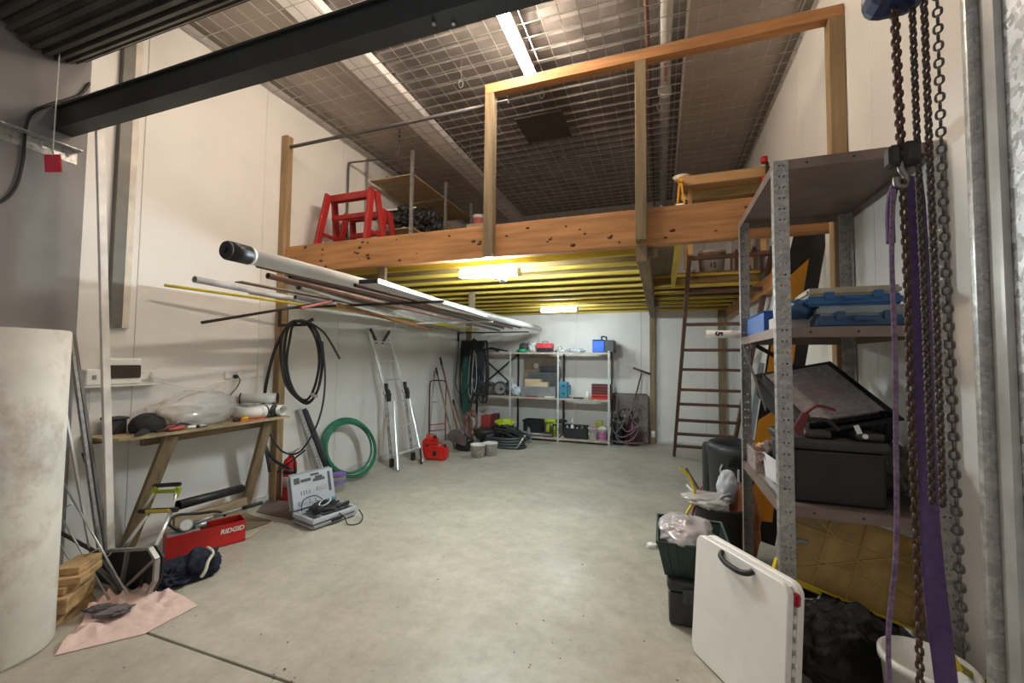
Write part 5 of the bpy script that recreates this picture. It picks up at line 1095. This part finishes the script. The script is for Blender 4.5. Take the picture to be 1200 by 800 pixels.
t = bin_('clear_tub', (.585, 3.16, Z3+.001), (.76, 3.44, Z3+.13), mat('tub_clear', (.72, .62, .60), .25, alpha=.38), 'small clear tub with orange bits at the left of the third shelf', 'tub')
one('orange_bits', MB().blob((.67, 3.30, Z3+.045), (.07, .11, .035), 9, .5, 4, 3, floor=Z3+.008), mat('bits_orange', (.5, .22, .12), .6, scale=60, col2=(.1, .08, .08)), 'orange and dark bits inside the small clear tub', 'parts')
one('cable_bundle', MB().blob((.70, 3.05, Z3+.13), (.09, .10, .12), 19, .5, 3, 4, floor=Z3+.001, sharp=True), mat('bundle_dk', (.10, .06, .05), .6, scale=30, col2=(.02, .02, .02)), 'dark jumble of parts behind the front shelf post', 'parts')
one('paper_sheet', MB().prism([(.60, 3.02, Z3+.16), (.64, 2.85, Z3+.14), (.66, 2.80, Z3+.004), (.61, 3.0, Z3+.004)], (.003, .0, 0)), mat('paper', (.68, .68, .70), .5), 'white paper leaning over the left edge of the third shelf', 'paper')
one('steel_strip', MB().beam((.60, 2.62, Z3+.012), (.60, 3.05, Z3+.012), .03, .012), STEEL, 'grey metal strip along the left edge of the third shelf', 'strip')
one('orange_cloth', MB().blob((.68, 3.40, Z3+.125), (.05, .04, .03), 9, .5, 3, 3, sharp=True), mat('cloth_orange', (.6, .35, .2), .7), 'pale orange cloth on the clear tub', 'cloth')
# bottom: amber organiser, black stack
rot = Matrix.Rotation(R(0), 3, 'Z') @ Matrix.Rotation(R(72), 3, 'X')
AMB = mat('amber_plastic', (.46, .29, .09), .35, alpha=.92, var=.2, scale=8); AMB2 = mat('amber_rib', (.46, .30, .09), .35)
c0 = V(.92, 2.62, .40); X = Matrix.Translation(c0) @ (Matrix.Rotation(R(17), 3, 'Y') @ Matrix.Rotation(R(82), 3, 'X')).to_4x4()
t = thing('amber_organiser', 'amber see-through organiser case with cross ribs standing under the third shelf', 'organiser case', c0)
def xb(nm, lo, hi, m_, bv=0): MB().merge(_bx(V(*lo), V(*hi), bv), X).build(nm, m_, t)
xb('case_panel', (-.36, 0, 0), (.27, .40, .02), AMB, .004)
for a, b_ in (((-.34, .02), (.25, .38)), ((-.34, .38), (.25, .02)), ((-.05, .0), (-.05, .4)), ((.10, 0), (.10, .4)), ((-.2, 0), (-.2, .4)), ((-.35, .13), (.26, .13)), ((-.35, .27), (.26, .27))):
    MB().beam(X @ V(a[0], a[1], .023), X @ V(b_[0], b_[1], .023), .010, .006).build('rib', AMB2, t)
xb('frame_bar', (-.36, -.012, -.02), (.27, -.0005, .035), YEL, .003); xb('frame_bar', (-.372, -.012, -.02), (-.3605, .40, .035), mat('edge_grey', (.40, .42, .38), .4), .003)
xb('latch', (-.385, .0, .0), (-.373, .06, .05), YEL, .004); xb('latch', (-.30, -.028, .0), (-.16, -.0125, .045), YEL, .004)
BK2 = mat('black_film', (.012, .012, .013), .3, bump=.8, bscale=18)
for k in range(7):
    one('black_crate', MB().box((.90, 2.76, .085+.026+.042*k), (.54, .34, .040), Matrix.Rotation(R(random.uniform(-3, 3)), 3, 'Z'), bev=.006) if k < 4 else MB().box((.90, 2.86, .085+.026+.042*k), (.50, .22, .040), bev=.006), BK2, ['lowest', 'second lowest', 'third lowest', 'fourth', 'fifth', 'second highest', 'topmost'][k]+' black tray in the stack under the amber case', 'tray', 'black trays stacked under the amber case')
MB0 = MB().blob((.80, 2.50, .24), (.26, .07, .22), 71, .18, 2.6, 5, floor=.004, sharp=True)
one('black_film', MB0, BK2, 'glossy black plastic film heaped in front of the black trays', 'plastic film')
one('bucket_block', MB().lohi((.93, 2.14, .001), (1.10, 2.31, .03)), BLACK, 'flat black block under the white bucket', 'block')
# folding table
th = math.atan2(-.83, .56)
t = thing('folding_table', 'white plastic folding table folded up and standing in front of the shelving', 'folding table', (.15, 2.60, 0), th)
Rm = ROOTM[t.name] @ Matrix.Rotation(R(-4), 4, 'X')
TW = mat('table_white', (.90, .87, .83), .4, var=.03, scale=5, dirt=.22, dirtcol=(.45, .40, .34))
def slab(y0, y1, name):
    r, L_, h = .05, .585, .635; pts = []
    for cx, cz, a0 in ((L_-r, r, -90), (L_-r, h-r, 0), (r, h-r, 90), (r, r, 180)):
        for k in range(7):
            a = R(a0+15*k); pts.append(V(cx+r*cos(a), y0, cz+r*sin(a)+.006))
    return MB().prism([Rm @ p for p in pts], (Rm.to_3x3() @ V(0, y1-y0, 0)), bev=.004).build(name, TW, t)
slab(0, .034, 'table_half'); slab(.058, .092, 'table_half')
m = MB(); m.merge(_bx(V(.03, .0345, .03), V(.56, .0575, .04)), Rm); m.merge(_bx(V(.03, .0345, .61), V(.55, .0575, .622)), Rm); m.build('inner_rim', TW, t)
m = MB()
for k in range(9): m.merge(_bx(V(.572, .036, .04+.055*k), V(.588, .056, .075+.055*k), .006), Rm)
m.build('underside_ribs', WHITEP, t, kind='stuff')
MB().tube([Rm @ q for q in spline([V(.20, -.001, .622), V(.215, -.022, .607), V(.26, -.032, .594), V(.34, -.032, .592), V(.385, -.02, .603), V(.40, -.001, .618)], 5)], .014, 8).build('carry_handle', BLACKR, t)
MB().merge(_bx(V(.57, .030, .555), V(.600, .060, .61), .008), Rm).build('red_latch', mat('latch_red', (.35, .02, .04), .4), t)
MB().cyl(Rm @ V(.54, .046, .10), Rm @ V(.54, .046, .48), .010).build('leg_tube', STEEL, t)
# tool box + green basket
t = thing('tool_chest', 'black plastic tool box on the floor under the green basket', 'toolbox', (.19, 3.0, 0))
MB().lohi((.04, 2.80, .001), (.38, 3.16, .20), bev=.02, seg=2).build('body', mat('box_black2', (.035, .035, .037), .45), t)
MB().lohi((.03, 2.79, .202), (.39, 3.17, .275), bev=.025, seg=2).build('lid', MATS['box_black2'], t)
MB().lohi((.12, 2.775, .15), (.20, 2.789, .235), bev=.005).build('latch', DKGREY, t)
GB = mat('basket_green', (.022, .05, .042), .45, var=.15)
t = thing('green_basket', 'dark green plastic basket sitting on the black tool box', 'basket', (.17, 3.0, .28))
b0, b1, z0, z1 = (.02, 2.84, .34, 3.20), (-.025, 2.78, .39, 3.27), .278, .49
cb = [V(b0[0], b0[1], z0), V(b0[2], b0[1], z0), V(b0[2], b0[3], z0), V(b0[0], b0[3], z0)]
ct = [V(b1[0], b1[1], z1), V(b1[2], b1[1], z1), V(b1[2], b1[3], z1), V(b1[0], b1[3], z1)]
for i in range(4):
    j = (i+1) % 4; MB().add([cb[i], cb[j], ct[j], ct[i]], [(0, 1, 2, 3)]).build('side_panel', GB, t, solid=.004)
MB().add(cb, [(0, 1, 2, 3)]).build('base_panel', GB, t, solid=.004)
MB().tube(ct, .012, 6, closed=True).build('rim', GB, t)
for i in (0, 3, 1):
    j = (i+1) % 4; m = MB()
    for k in range(1, 8):
        f = k/8; m.beam(cb[i].lerp(cb[j], f)-V(.0, .004, 0), ct[i].lerp(ct[j], f)-V(.0, .006, 0), .006, .008)
    m.build('ribs', GB, t, kind='stuff')
one('clear_bag', MB().blob((.15, 3.0, .49), (.17, .20, .11), 41, .20, 1.5, 5), mat('bag_pinkwhite', (.62, .57, .58), .15, alpha=.75, spec=1., bump=1., bscale=9), 'crumpled clear plastic bag filling the green basket', 'bag')
one('bag_knot', MB().blob((-.055, 2.83, .445), (.04, .03, .022), 43, .4, 2.5, 3, sharp=True), WHITEP, 'white twisted bag corner hanging over the basket rim', 'bag corner')
# hoses and rods
def hose(name, label, pts, r, m_): return one(name, MB().tube(spline(pts, 6), r, 8), m_, label, 'hose' if 'hose' in name else 'rod', 'rods and hoses standing behind the green basket')
hose('yellow_hose', 'yellow hose curving up behind the green basket', [P(796, 549, y=3.75), P(806, 556, y=3.75), P(813, 572, y=3.72), P(812, 588, y=3.68), P(803, 605, y=3.62), P(800, 625, y=3.55)], .011, YEL)
hose('red_hose', 'dark red hose beside the yellow one', [P(822, 570, y=3.80), P(817, 585, y=3.75), P(812, 600, y=3.7), P(808, 625, y=3.6)], .009, mat('hose_red', (.30, .02, .04), .4))
one('pale_rod', MB().cyl(P(805, 568, y=3.85), P(831, 597, y=3.60), .008), mat('rod_white', (.7, .68, .66), .4), 'white rod with a brown tip leaning behind the basket', 'rod')
one('dark_lath', MB().beam(P(804, 549, y=4.1), P(834, 598, y=3.8), .014, .02), mat('lath_dk', (.07, .05, .04), .6), 'dark thin lath leaning behind the white rod', 'lath')
t = thing('black_tub', 'black tub holding plastic scraps behind the folding table', 'tub', (.46, 3.75, 0))
MB().lathe([(0, 0), (.15, 0), (.19, .44), (.20, .44), (.20, .46), (.18, .46), (.14, .02), (0, .02)], 28, Matrix.Translation((.44, 3.80, .001))).build('tub', BLACK, t)
one('clear_scraps', MB().blob((.34, 3.74, .50), (.18, .13, .06), 51, .2, 1.5, 5), POLY, 'clear plastic scraps piled on the black tub', 'plastic scraps')
one('white_scraps', MB().blob((.50, 3.80, .60), (.08, .08, .13), 53, .2, 1.5, 4), mat('scrap_blue', (.60, .64, .70), .3), 'pale blue plastic scraps heaped at the right of the tub', 'plastic scraps')
one('yellow_block', MB().box(P(850, 574, y=3.85), (.13, .07, .045), Matrix.Rotation(R(-12), 3, 'Y'), bev=.004), mat('block_ochre', (.50, .32, .10), .6), 'ochre block poking out of the black tub', 'block')
one('blue_label_card', MB().box(P(858, 568, y=3.80), (.12, .02, .05), Matrix.Rotation(R(22), 3, 'Y')), mat('card_blue', (.25, .36, .55), .5, scale=30, col2=(.8, .8, .82)), 'white and blue card on top of the tub scraps', 'card')
one('brown_stick', MB().tube(spline([P(848, 562, y=3.9), P(856, 563, y=3.9), P(866, 567, y=3.9)], 4), .010, 6), mat('stick_brown', (.25, .17, .12), .6), 'brown curved strip at the top of the tub', 'strip')
one('dark_green_rod', MB().cyl(P(838, 582, y=3.78), P(862, 577, y=3.95), .012), mat('rod_dkgreen', (.03, .06, .04), .5), 'dark green rod lying across the tub', 'rod')
one('grey_hose_end', MB().tube(spline([P(839, 592, y=3.68), P(845, 583, y=3.68), P(856, 579, y=3.70)], 5), .012, 7), mat('hose_gr', (.30, .33, .34), .4), 'grey bent pipe at the left rim of the tub', 'pipe')
# wheelie bin
t = thing('wheelie_bin', 'black plastic bin with pale smears standing by the ladder', 'bin', (.80, 5.2, 0))
BINM = mat('bin_plastic', (.035, .037, .04), .45, var=.1, scale=2, dirt=.3, dirtcol=(.20, .20, .20))
cx, cy = .735, 4.75
for nm, sc, prof in (('body', 1, [(0, 0.005), (.24, .005), (.255, .02), (.29, .70), (.30, .71), (.30, .76), (.27, .80), (.25, .80), (.24, .77), (.22, .72), (.20, .1), (0, .1)]),):
    MB().lathe(prof, 36, Matrix.Translation((cx, cy, 0)), sy=1.05).build(nm, BINM, t)
MB().lohi((cx-.31, cy+.22, .12), (cx-.14, cy+.36, .74), bev=.04, seg=2).build('side_handle', BINM, t)
MB().box((cx-.09, cy-.297, .64), (.10, .03, .045), bev=.004).build('slot', mat('slot_black', (.005, .005, .005), .6), t)
m = MB(); ss = []
for a, z in ((-128, .62), (-132, .56), (-125, .49), (-113, .46), (-100, .46), (-90, .47), (-78, .48)): ss.append(V(cx+.292*cos(R(a)), cy+.305*sin(R(a)), z))
m.tube(spline(ss, 5), .011, 5); m.tube(spline([V(cx+.294*cos(R(-100)), cy+.307*sin(R(-100)), z) for z in (.60, .55, .50, .47)], 4), .012, 5)
m.build('paint_smear', mat('smear', (.48, .48, .48), .8), t)
# ladder
t = thing('timber_ladder', 'brown stained timber ladder leaning up into the loft opening', 'ladder', (.65, 7.7, 0))
Bq, Tq = V(.21, 7.74, .0), V(.34, 5.42, 2.90); dl = (Tq-Bq).normalized(); WX = V(.87, 0, 0)
for off in (V(0, 0, 0), WX):
    MB().beam(Bq+off+dl*.03, Tq+off+dl*.02, .045, .10, up=(0, 1, .3), bev=.004).build('stile', BROWNW['z'], t)
for f in (.07, .15, .235, .33, .41, .515, .61, .725, .86, .985):
    c = Bq.lerp(Tq, f); MB().beam(c+V(.02, 0, 0), c+WX-V(.02, 0, 0), .09, .04, bev=.003).build('rung', BROWNW['x'], t)
# hazard panel
t = thing('hazard_board', 'tall orange and black striped panel leaning behind the shelving', 'panel', (.75, 4.1, 0))
def hz(pts, y, dy, m_, nm): MB().prism([P(px, py, y=y) for px, py in pts], (0, dy, 0)).build(nm, m_, t)
hz([(868, 625), (908, 640), (970, 272), (931, 272), (902, 398)], 4.02, .012, BLACK, 'backing')
hz([(874, 612), (888, 565), (893, 560), (889, 605), (880, 622)], 4.017, .002, ORANGE, 'orange_stripe')
hz([(874, 608), (884, 566), (893, 552), (912, 545), (905, 612)], 4.016, .003, ORANGE, 'orange_stripe')
hz([(882, 525), (889, 492), (908, 480), (921, 500), (916, 520)], 4.015, .003, ORANGE, 'orange_stripe')
hz([(897, 448), (904, 402), (933, 400), (929, 432)], 4.015, .003, ORANGE, 'orange_stripe')
hz([(912, 368), (918, 330), (948, 303), (941, 346)], 4.015, .003, ORANGE, 'orange_stripe')
one('orange_sack', MB().blob((.62, 3.80, .33), (.10, .10, .33), 61, .3, 1.8, 4, floor=.003), mat('sack_orange', (.42, .13, .04), .6, var=.2), 'brown-orange sack standing behind the left shelf post', 'sack')
one('blue_strip', MB().beam(P(878, 520, y=4.6).lerp(P(893, 425, y=4.6), -.72), P(893, 425, y=4.6), .05, .012, up=(0, 1, 0)), mat('blade_bluegrey', (.30, .34, .38), .5), 'pale blue-grey slat standing up out of the black bin', 'slat')
one('grey_cable_coil', MB().tube([V(.70+.12*cos(a), 2.62, .52+.15*sin(a)) for a in [R(x) for x in range(80, 290, 12)]], .011, 7), mat('cable_greyblue', (.30, .33, .35), .4), 'grey cable loop hanging under the third shelf', 'cable')
for i, (x0, x1) in enumerate(((.60, .70), (.64, .74))): one('grey_strip', MB().beam((x0, 2.75, .45), (x1, 2.62, .16), .04, .012), mat('slat_blue', (.20, .23, .25), .4, .3), ['left', 'right'][i]+' grey slat leaning low behind the folding table', 'slat', 'grey slats behind the folding table')
# bucket and yellow tool
t = thing('white_bucket', 'large white bucket on the floor below the chains', 'bucket', (1.02, 1.98, 0))
bx, by = 1.015, 2.225
MB().lathe([(0, 0), (.12, 0), (.145, .34), (.155, .34), (.155, .37), (.14, .375), (.115, .02), (0, .02)], 32, Matrix.Translation((bx, by, .03))).build('tub', mat('bucket_white', (.70, .68, .64), .4, dirt=.3), t)
t = thing('yellow_level', 'yellow and black hand tool behind the white bucket', 'hand tool', (1.15, 2.2, .35))
MB().beam(P(1113, 768, y=2.22), P(1122, 786, y=2.20), .03, .03, bev=.004).build('head', YEL, t)
MB().beam(P(1120, 778, y=2.22), P(1152, 800, y=2.24), .03, .025, bev=.004).build('handle', mat('tool_olive', (.30, .27, .03), .5), t)
MB().beam(P(1160, 800, y=2.24), P(1170, 835, y=2.26), .03, .03).build('shaft', BLACK, t)
# ------------------------------------------------------------------ chain hoist
CY = 1.1
def link_mesh(Lk, W, r):
    m = MB(); h = Lk/2-W/2; pts = []
    for k in range(7): a = pi*k/6; pts.append(V((W/2-r)*cos(a), 0, h+(W/2-r)*sin(a)))
    for k in range(7): a = pi+pi*k/6; pts.append(V((W/2-r)*cos(a), 0, -h+(W/2-r)*sin(a)))
    m.tube(pts, r, 6, closed=True); return m
def chain(name, label, path, pitch, W, r, m_, phase=0):
    t = thing(name, label, 'chain', path[-1], group='chains of the hoist')
    pts = spline(path, 20); L0 = 0; proto = None; ln = [0]
    for a, b_ in zip(pts, pts[1:]): ln.append(ln[-1]+(b_-a).length)
    s = 0; i = 0; k = 0
    while s < ln[-1]:
        while ln[i+1] < s: i += 1
        f = (s-ln[i])/max(1e-9, ln[i+1]-ln[i]); p = pts[i].lerp(pts[i+1], f); d = (pts[i+1]-pts[i]).normalized()
        nn = V(.45, .9, 0).normalized(); xx = nn.cross(d).normalized(); nn = d.cross(xx)
        Mx = Matrix.Translation(p) @ Matrix((xx, nn, d)).transposed().to_4x4() @ Matrix.Rotation(R(phase+(90 if k % 2 else 0)), 4, 'Z')
        if proto is None:
            me = link_mesh(pitch+2*r, W, r); me.smooth = True
            ROOTM['tmp'] = Matrix()
            proto = me.build('link', m_, t, world=False); proto.matrix_local = ROOTM[t.name].inverted() @ Mx
        else: pcopy(proto, 'link', t, Mx)
        s += pitch; k += 1
    return t
cA = [P(1046, -45, y=CY), P(1051, 70, y=CY), P(1056, 176, y=CY)]
chain('hoist_chain', 'leftmost heavy chain holding the hook', cA, .0150, .0190, .0042, RUST, 20)
chain('hoist_chain', 'left of the two dark thin hand chains', [P(1067, -45, y=CY), P(1075, 170, y=CY), P(1084, 360, y=CY), P(1093, 590, y=CY)], .0118, .0155, .0031, CHAINM, 35)
chain('hoist_chain', 'right of the two dark thin hand chains', [P(1081, -45, y=CY-.02), P(1089, 170, y=CY-.02), P(1097, 360, y=CY-.02), P(1105, 590, y=CY-.02)], .0118, .0155, .0031, CHAINM, 35)
chain('hoist_chain', 'rightmost long chain with square links', [P(1097, -45, y=CY), P(1104, 200, y=CY), P(1115, 450, y=CY), P(1123, 640, y=CY), P(1130, 765, y=CY)], .0185, .0175, .0026, mat('chain_steel', (.16, .145, .13), .45, .7, .3, 60, col2=(.05, .04, .035)), 4)
chain('hoist_chain', 'rusty chain tail hanging below the hook into the bucket', [P(1058, 215, y=CY-.0), P(1063, 330, y=CY), P(1069, 520, y=CY), P(1075, 660, y=CY), P(1079, 830, y=CY)], .0155, .0165, .0033, RUST, 25)
t = thing('chain_hoist', 'blue chain hoist body at the top right edge of the picture', 'chain hoist', P(1050, 0, y=CY))
MB().box(P(1052, -12, y=CY), (.115, .10, .085), bev=.035, seg=3).build('housing', mat('hoist_blue', (.012, .02, .085), .4), t)
t = thing('hoist_hook', 'dark steel hoist hook block holding the purple sling', 'hook', P(1056, 190, y=CY))
MB().box(P(1046, 184, y=CY), (.022, .03, .045), bev=.006).box(P(1066, 180, y=CY), (.032, .03, .05), bev=.008).cyl(P(1042, 182, y=CY), P(1072, 180, y=CY), .010).build('block', mat('hook_dark', (.05, .045, .042), .5, .6), t)
MB().tube(spline([P(1057, 188, y=CY), P(1056, 198, y=CY), P(1062, 207, y=CY), P(1060, 218, y=CY), P(1052, 217, y=CY), P(1050, 208, y=CY)], 6), .0065, 8).build('hook_bow', mat('hook_steel', (.22, .20, .18), .4, .8), t)
# purple sling: flat webbing and thin rope
t = thing('purple_sling', 'wide purple webbing sling hanging from the hook to the bucket', 'sling', P(1110, 800, y=CY))
cl = [(1071, 205, 20), (1073, 240, 21), (1076, 330, 24), (1081, 430, 26), (1085, 520, 27), (1090, 620, 27), (1097, 700, 26), (1104, 760, 24), (1112, 830, 24)]
def strap(u, v):
    f = u*(len(cl)-1); i = min(int(f), len(cl)-2); f -= i
    a, b_ = cl[i], cl[i+1]; cx_, cy_, w_ = [a[k]+(b_[k]-a[k])*f for k in range(3)]
    p_ = P(cx_+w_*(v-.5), cy_, y=CY+.035); p_.y += .006*sin(v*3+u*9); return p_
MB().grid(60, 5, strap).build('webbing', PURPLE, t, solid=.003)
MB().tube(spline([P(1052, 214, y=CY+.01), P(1046, 225, y=CY+.01), P(1043, 250, y=CY+.01), P(1044, 285, y=CY+.01)], 5), .008, 6).build('sling_eye', PURPLE, t)
one('lilac_rope', MB().tube(spline([P(1047, 222, y=CY), P(1045, 300, y=CY), P(1049, 420, y=CY), P(1050, 520, y=CY), P(1051, 600, y=CY), P(1049, 660, y=CY), P(1045, 700, y=CY), P(1041, 750, y=CY), P(1043, 830, y=CY)], 8), .0048, 8), LILAC, 'thin lilac rope hanging left of the chains', 'rope')
# ================================================================== ON THE LOFT
DZ = 2.801
REDS = mat('sawhorse_red', (.36, .018, .018), .45, var=.12)  # red darkened because the sawhorse fronts are unlit
def sawhorse(x0, x1, y, label, dz=0):
    t = thing('sawhorse', label, 'sawhorse', ((x0+x1)/2, y, DZ), group='red sawhorses on the loft')
    zt = DZ+.84-dz
    for s in (-1, 1): MB().lohi((x0+.02, y+s*.03-.012, zt-.09), (x1-.02, y+s*.03+.012, zt-.005), bev=.003).build('top_rail', REDS, t)
    MB().lohi((x0+.06, y-.02, zt-.32), (x1-.06, y+.02, zt-.26), bev=.003).build('lower_rail', REDS, t)
    for x in (x0+.03, x1-.03):
        for s in (-1, 1): MB().beam((x-.0, y+s*.05, zt), (x+(-.05 if x < (x0+x1)/2 else .05), y+s*.20, DZ+.002), .085, .04, up=(1, 0, 0), bev=.003).build('leg', REDS, t)
        MB().lohi((x-.012, y-.12, DZ+.30), (x+.012, y+.12, DZ+.34)).build('leg_tie', REDS, t)
    return t
sawhorse(-3.93, -3.22, 4.12, 'front red sawhorse standing at the loft edge')
sawhorse(-4.02, -3.36, 4.56, 'back red sawhorse standing behind the front one', .09)
# loft shelving
t = thing('loft_shelving', 'galvanised angle shelving with ply shelves on the loft by the left wall', 'shelving', (-3.7, 6, DZ))
for y in (5.05, 6.05, 7.05):
    for x, s in ((-4.14, 1), (-3.33, -1)):
        MB().plate((x, y, DZ), (s, 0, 0), (0, 0, 1), .04, 1.80 if y < 6 else 1.75, [.02], .05, .012, .02).plate((x, y, DZ), (0, 1, 0), (0, 0, 1), .04, 1.80 if y < 6 else 1.75, [.02], .05, .012, .02).build('upright', GALV, t, solid=.002)
for z in (3.50, 4.28):
    for y0 in (5.09, 6.09):
        MB().lohi((-4.10, y0, z-.016), (-3.35, y0+.96, z), bev=.002).build('shelf', PLY, t)
MB().beam((-3.36, 7.0, 3.5), (-3.36, 6.2, 3.9), .03, .02, up=(1, 0, 0)).build('brace', PINE['y'], t)
BAGM = mat('bag_black', (.02, .02, .021), .5, bump=.6, bscale=9)
for c, r_, sd, m_, lab, z in (((-3.62, 5.35, 3.68), (.30, .26, .19), 3, BAGM, 'black bag lying at the near end of the lower loft shelf', 3.501), ((-3.46, 5.75, 3.74), (.20, .24, .25), 8, BAGM, 'taller black bag behind the first one on the loft shelf', 3.501), ((-3.42, 6.20, 3.66), (.12, .20, .20), 5, mat('cloth_green', (.20, .27, .10), .8, scale=12, col2=(.35, .10, .08)), 'green patterned cloth bag on the lower loft shelf', 3.501), ((-3.9, 5.6, 4.34), (.22, .35, .06), 12, mat('sack_beige', (.42, .32, .22), .8), 'beige folded sack on the upper loft shelf', 4.281)):
    one('shelf_bag', MB().blob(c, r_, sd, .4, 2.2, 5, floor=z, sharp=True), m_, lab, 'bag')
one('pale_lath', MB().beam((-4.0, 5.12, 3.80), (-3.42, 5.30, 3.86), .03, .02), WHITEP, 'pale strip lying over the black bags', 'strip')
one('timber_scraps', MB().beam((-3.6, 5.15, 3.513), (-3.4, 5.7, 3.513), .05, .02).beam((-3.52, 5.12, 3.514), (-3.38, 5.5, 3.514), .04, .022), CARD, 'timber scraps at the front of the lower loft shelf', 'timber')
t = thing('paint_tin', 'white and red round tin on the loft behind the timber post', 'tin', P(562, 262, y=5.6))
c = P(561, 258, y=6.2)
MB().lathe([(0, 0), (.10, 0), (.10, .14), (0, .14)], 20, Matrix.Translation((c.x, c.y, c.z-.1))).build('body', mat('tin_red', (.70, .20, .20), .4), t)
MB().lathe([(.101, .12), (.105, .17), (0, .18)], 20, Matrix.Translation((c.x, c.y, c.z-.1))).build('lid', WHITEP, t)
MB().lohi((c.x-.15, c.y-.15, DZ), (c.x+.15, c.y+.15, c.z-.1005)).build('stand_box', CARD, t)
# trestle table on the loft at the right
a = thing('loft_bench', 'rough timber table top on the loft at the right, seen from below', 'bench', (.62, 5.2, DZ))
TP = wood('table_ply', (.48, .28, .12), 'x', dark=.8)
MB().lohi((.22, 4.98, 3.60), (1.10, 5.9, 3.622)).build('table_top', TP, a)
MB().lohi((.20, 4.93, 3.555), (1.10, 4.975, 3.66), bev=.003).build('front_rail', TP, a)
MB().lohi((.24, 5.25, 3.51), (1.08, 5.29, 3.599)).build('cross_rail', wood('rail_pale', (.55, .42, .20), 'x'), a)
for x, y in ((.30, 5.02), (1.02, 5.02), (.30, 5.8), (1.02, 5.8)): MB().lohi((x, y, DZ), (x+.045, y+.07, 3.599)).build('leg', TP, a)
MB().beam((.95, 5.15, 3.30), (1.05, 5.75, 3.57), .09, .03).build('brace', PINE['y'], a)
one('yellow_clamp', MB().beam(P(796, 214, y=4.88), P(794, 238, y=4.88), .02, .02).beam(P(798, 214, y=4.88), P(802, 238, y=4.88), .02, .02).box(P(798, 212, y=4.88), (.07, .04, .035), bev=.005), mat('clamp_yellow', (.80, .38, .03), .4), 'yellow and orange clamp at the left corner of the loft table', 'clamp')
one('white_pad', MB().box(P(797, 241, y=4.88), (.09, .06, .035), bev=.005), WHITEP, 'small white block under the yellow clamp', 'block')
one('pale_bowl', MB().lathe([(0, 0), (.06, .01), (.10, .05), (.09, .05), (0, .03)], 20, Matrix.Translation((.24, 5.1, 3.675)) @ Matrix.Rotation(R(0), 4, 'Y')), mat('bowl_cream', (.75, .66, .52), .5), 'cream rounded bowl on the left corner of the loft table', 'bowl')
t = thing('red_clamp', 'red and black clamp at the right corner of the loft table', 'clamp', (1.05, 4.9, 3.5))
MB().cyl((1.03, 4.89, 3.68), (1.03, 4.89, 3.74), .032).cyl((1.03, 4.89, 3.48), (1.03, 4.89, 3.53), .028).build('jaw', RED, t)
MB().lohi((1.045, 4.88, 3.531), (1.07, 4.92, 3.679)).build('bar', BLACK, t)
# low pipe rail on the loft floor
one('loft_pipe', MB().cyl((-1.30, 5.2, 3.22), (.18, 5.2, 3.36), .022), mat('pipe_beige', (.42, .34, .24), .5), 'beige pipe lying above the loft beam between posts', 'pipe')
one('loft_channel', MB().beam((-1.35, 5.32, 3.15), (.2, 5.32, 3.30), .05, .07), mat('chan_dk', (.10, .075, .06), .5), 'dark steel channel lying behind the beige pipe on the loft', 'channel')
for x, z, lab in ((-.72, 3.35, 'thin steel upright at the left end of the loft pipe'), (.02, 3.45, 'thin steel upright right of the middle post'), ):
    one('rail_upright', MB().lohi((x-.012, 5.16, DZ), (x+.012, 5.175, z)), STEEL, lab, 'upright', 'small uprights of the loft pipe')
one('pipe_stand', MB().lohi((-1.3, 5.23, DZ), (-1.25, 5.28, 3.12)).lohi((.1, 5.23, DZ), (.15, 5.28, 3.25)), PINE['z'], 'pair of timber blocks carrying the loft channel', 'stand')
# things seen through the ladder opening
t = thing('loft_bucket', 'white tub with dark print on the loft beside the ladder opening', 'tub', (.62, 6.1, DZ))
c = V(.66, 6.2, DZ)
MB().lathe([(0, 0), (.15, 0), (.17, .26), (.18, .26), (.18, .29), (0, .29)], 28, Matrix.Translation(c)).build('tub', mat('tub_cream', (.66, .60, .52), .5), t)
MB().lathe([(.152, .0), (.175, .26)], 28, Matrix.Translation(c+V(0, 0, .14)) @ Matrix.Scale(.45, 4, (0, 0, 1))).build('print_band', mat('band_brown', (.30, .18, .13), .6), t)
text('lettering', '15', .09, Matrix.Translation(c+V(.0, -.163, .08)) @ Matrix.Rotation(R(90), 4, 'X'), BLACK, t, bold=.002)
random.seed(3)
for k in range(9):
    x = .90+.036*k; one('loft_book', MB().lohi((x, 6.1, DZ), (x+.030, 6.3, DZ+random.uniform(.24, .32)), bev=.001), mat('book_%d' % (k % 4), ((.30, .22, .17), (.12, .07, .06), (.42, .36, .30), (.18, .12, .10))[k % 4], .6), ['first', 'second', 'third', 'fourth', 'fifth', 'sixth', 'seventh', 'eighth', 'ninth'][k]+' upright folder from the tub in the row on the loft', 'folder', 'folders in a row on the loft')
one('white_lever', MB().blob((.40, 6.07, DZ+.05), (.06, .06, .05), 4, .3, 2, 3, floor=DZ+.001), WHITEP, 'white crumpled item at the loft edge by the ladder top', 'small item')

# loose grit and dry leaf crumbs on the slab
random.seed(77); m = MB()
for k in range(130):
    if k < 14: q = P(random.uniform(318, 346), random.uniform(782, 799), z=.001)
    else: q = V(random.uniform(-3.2, .2), random.uniform(1.4, 6.5), .001)
    s_ = random.uniform(.004, .010); a = random.random()*6
    m.add([q+V(s_*cos(a), s_*sin(a), .001), q+V(-s_*sin(a)*.5, s_*cos(a)*.5, .004), q+V(-s_*cos(a), -s_*sin(a), .001), q+V(s_*sin(a)*.5, -s_*cos(a)*.5, .002)], [(0, 1, 2, 3)])
one('floor_debris', m, mat('debris', (.09, .065, .045), .9), 'dark dry leaf crumbs and grit scattered over the concrete floor', 'debris', kind='stuff')
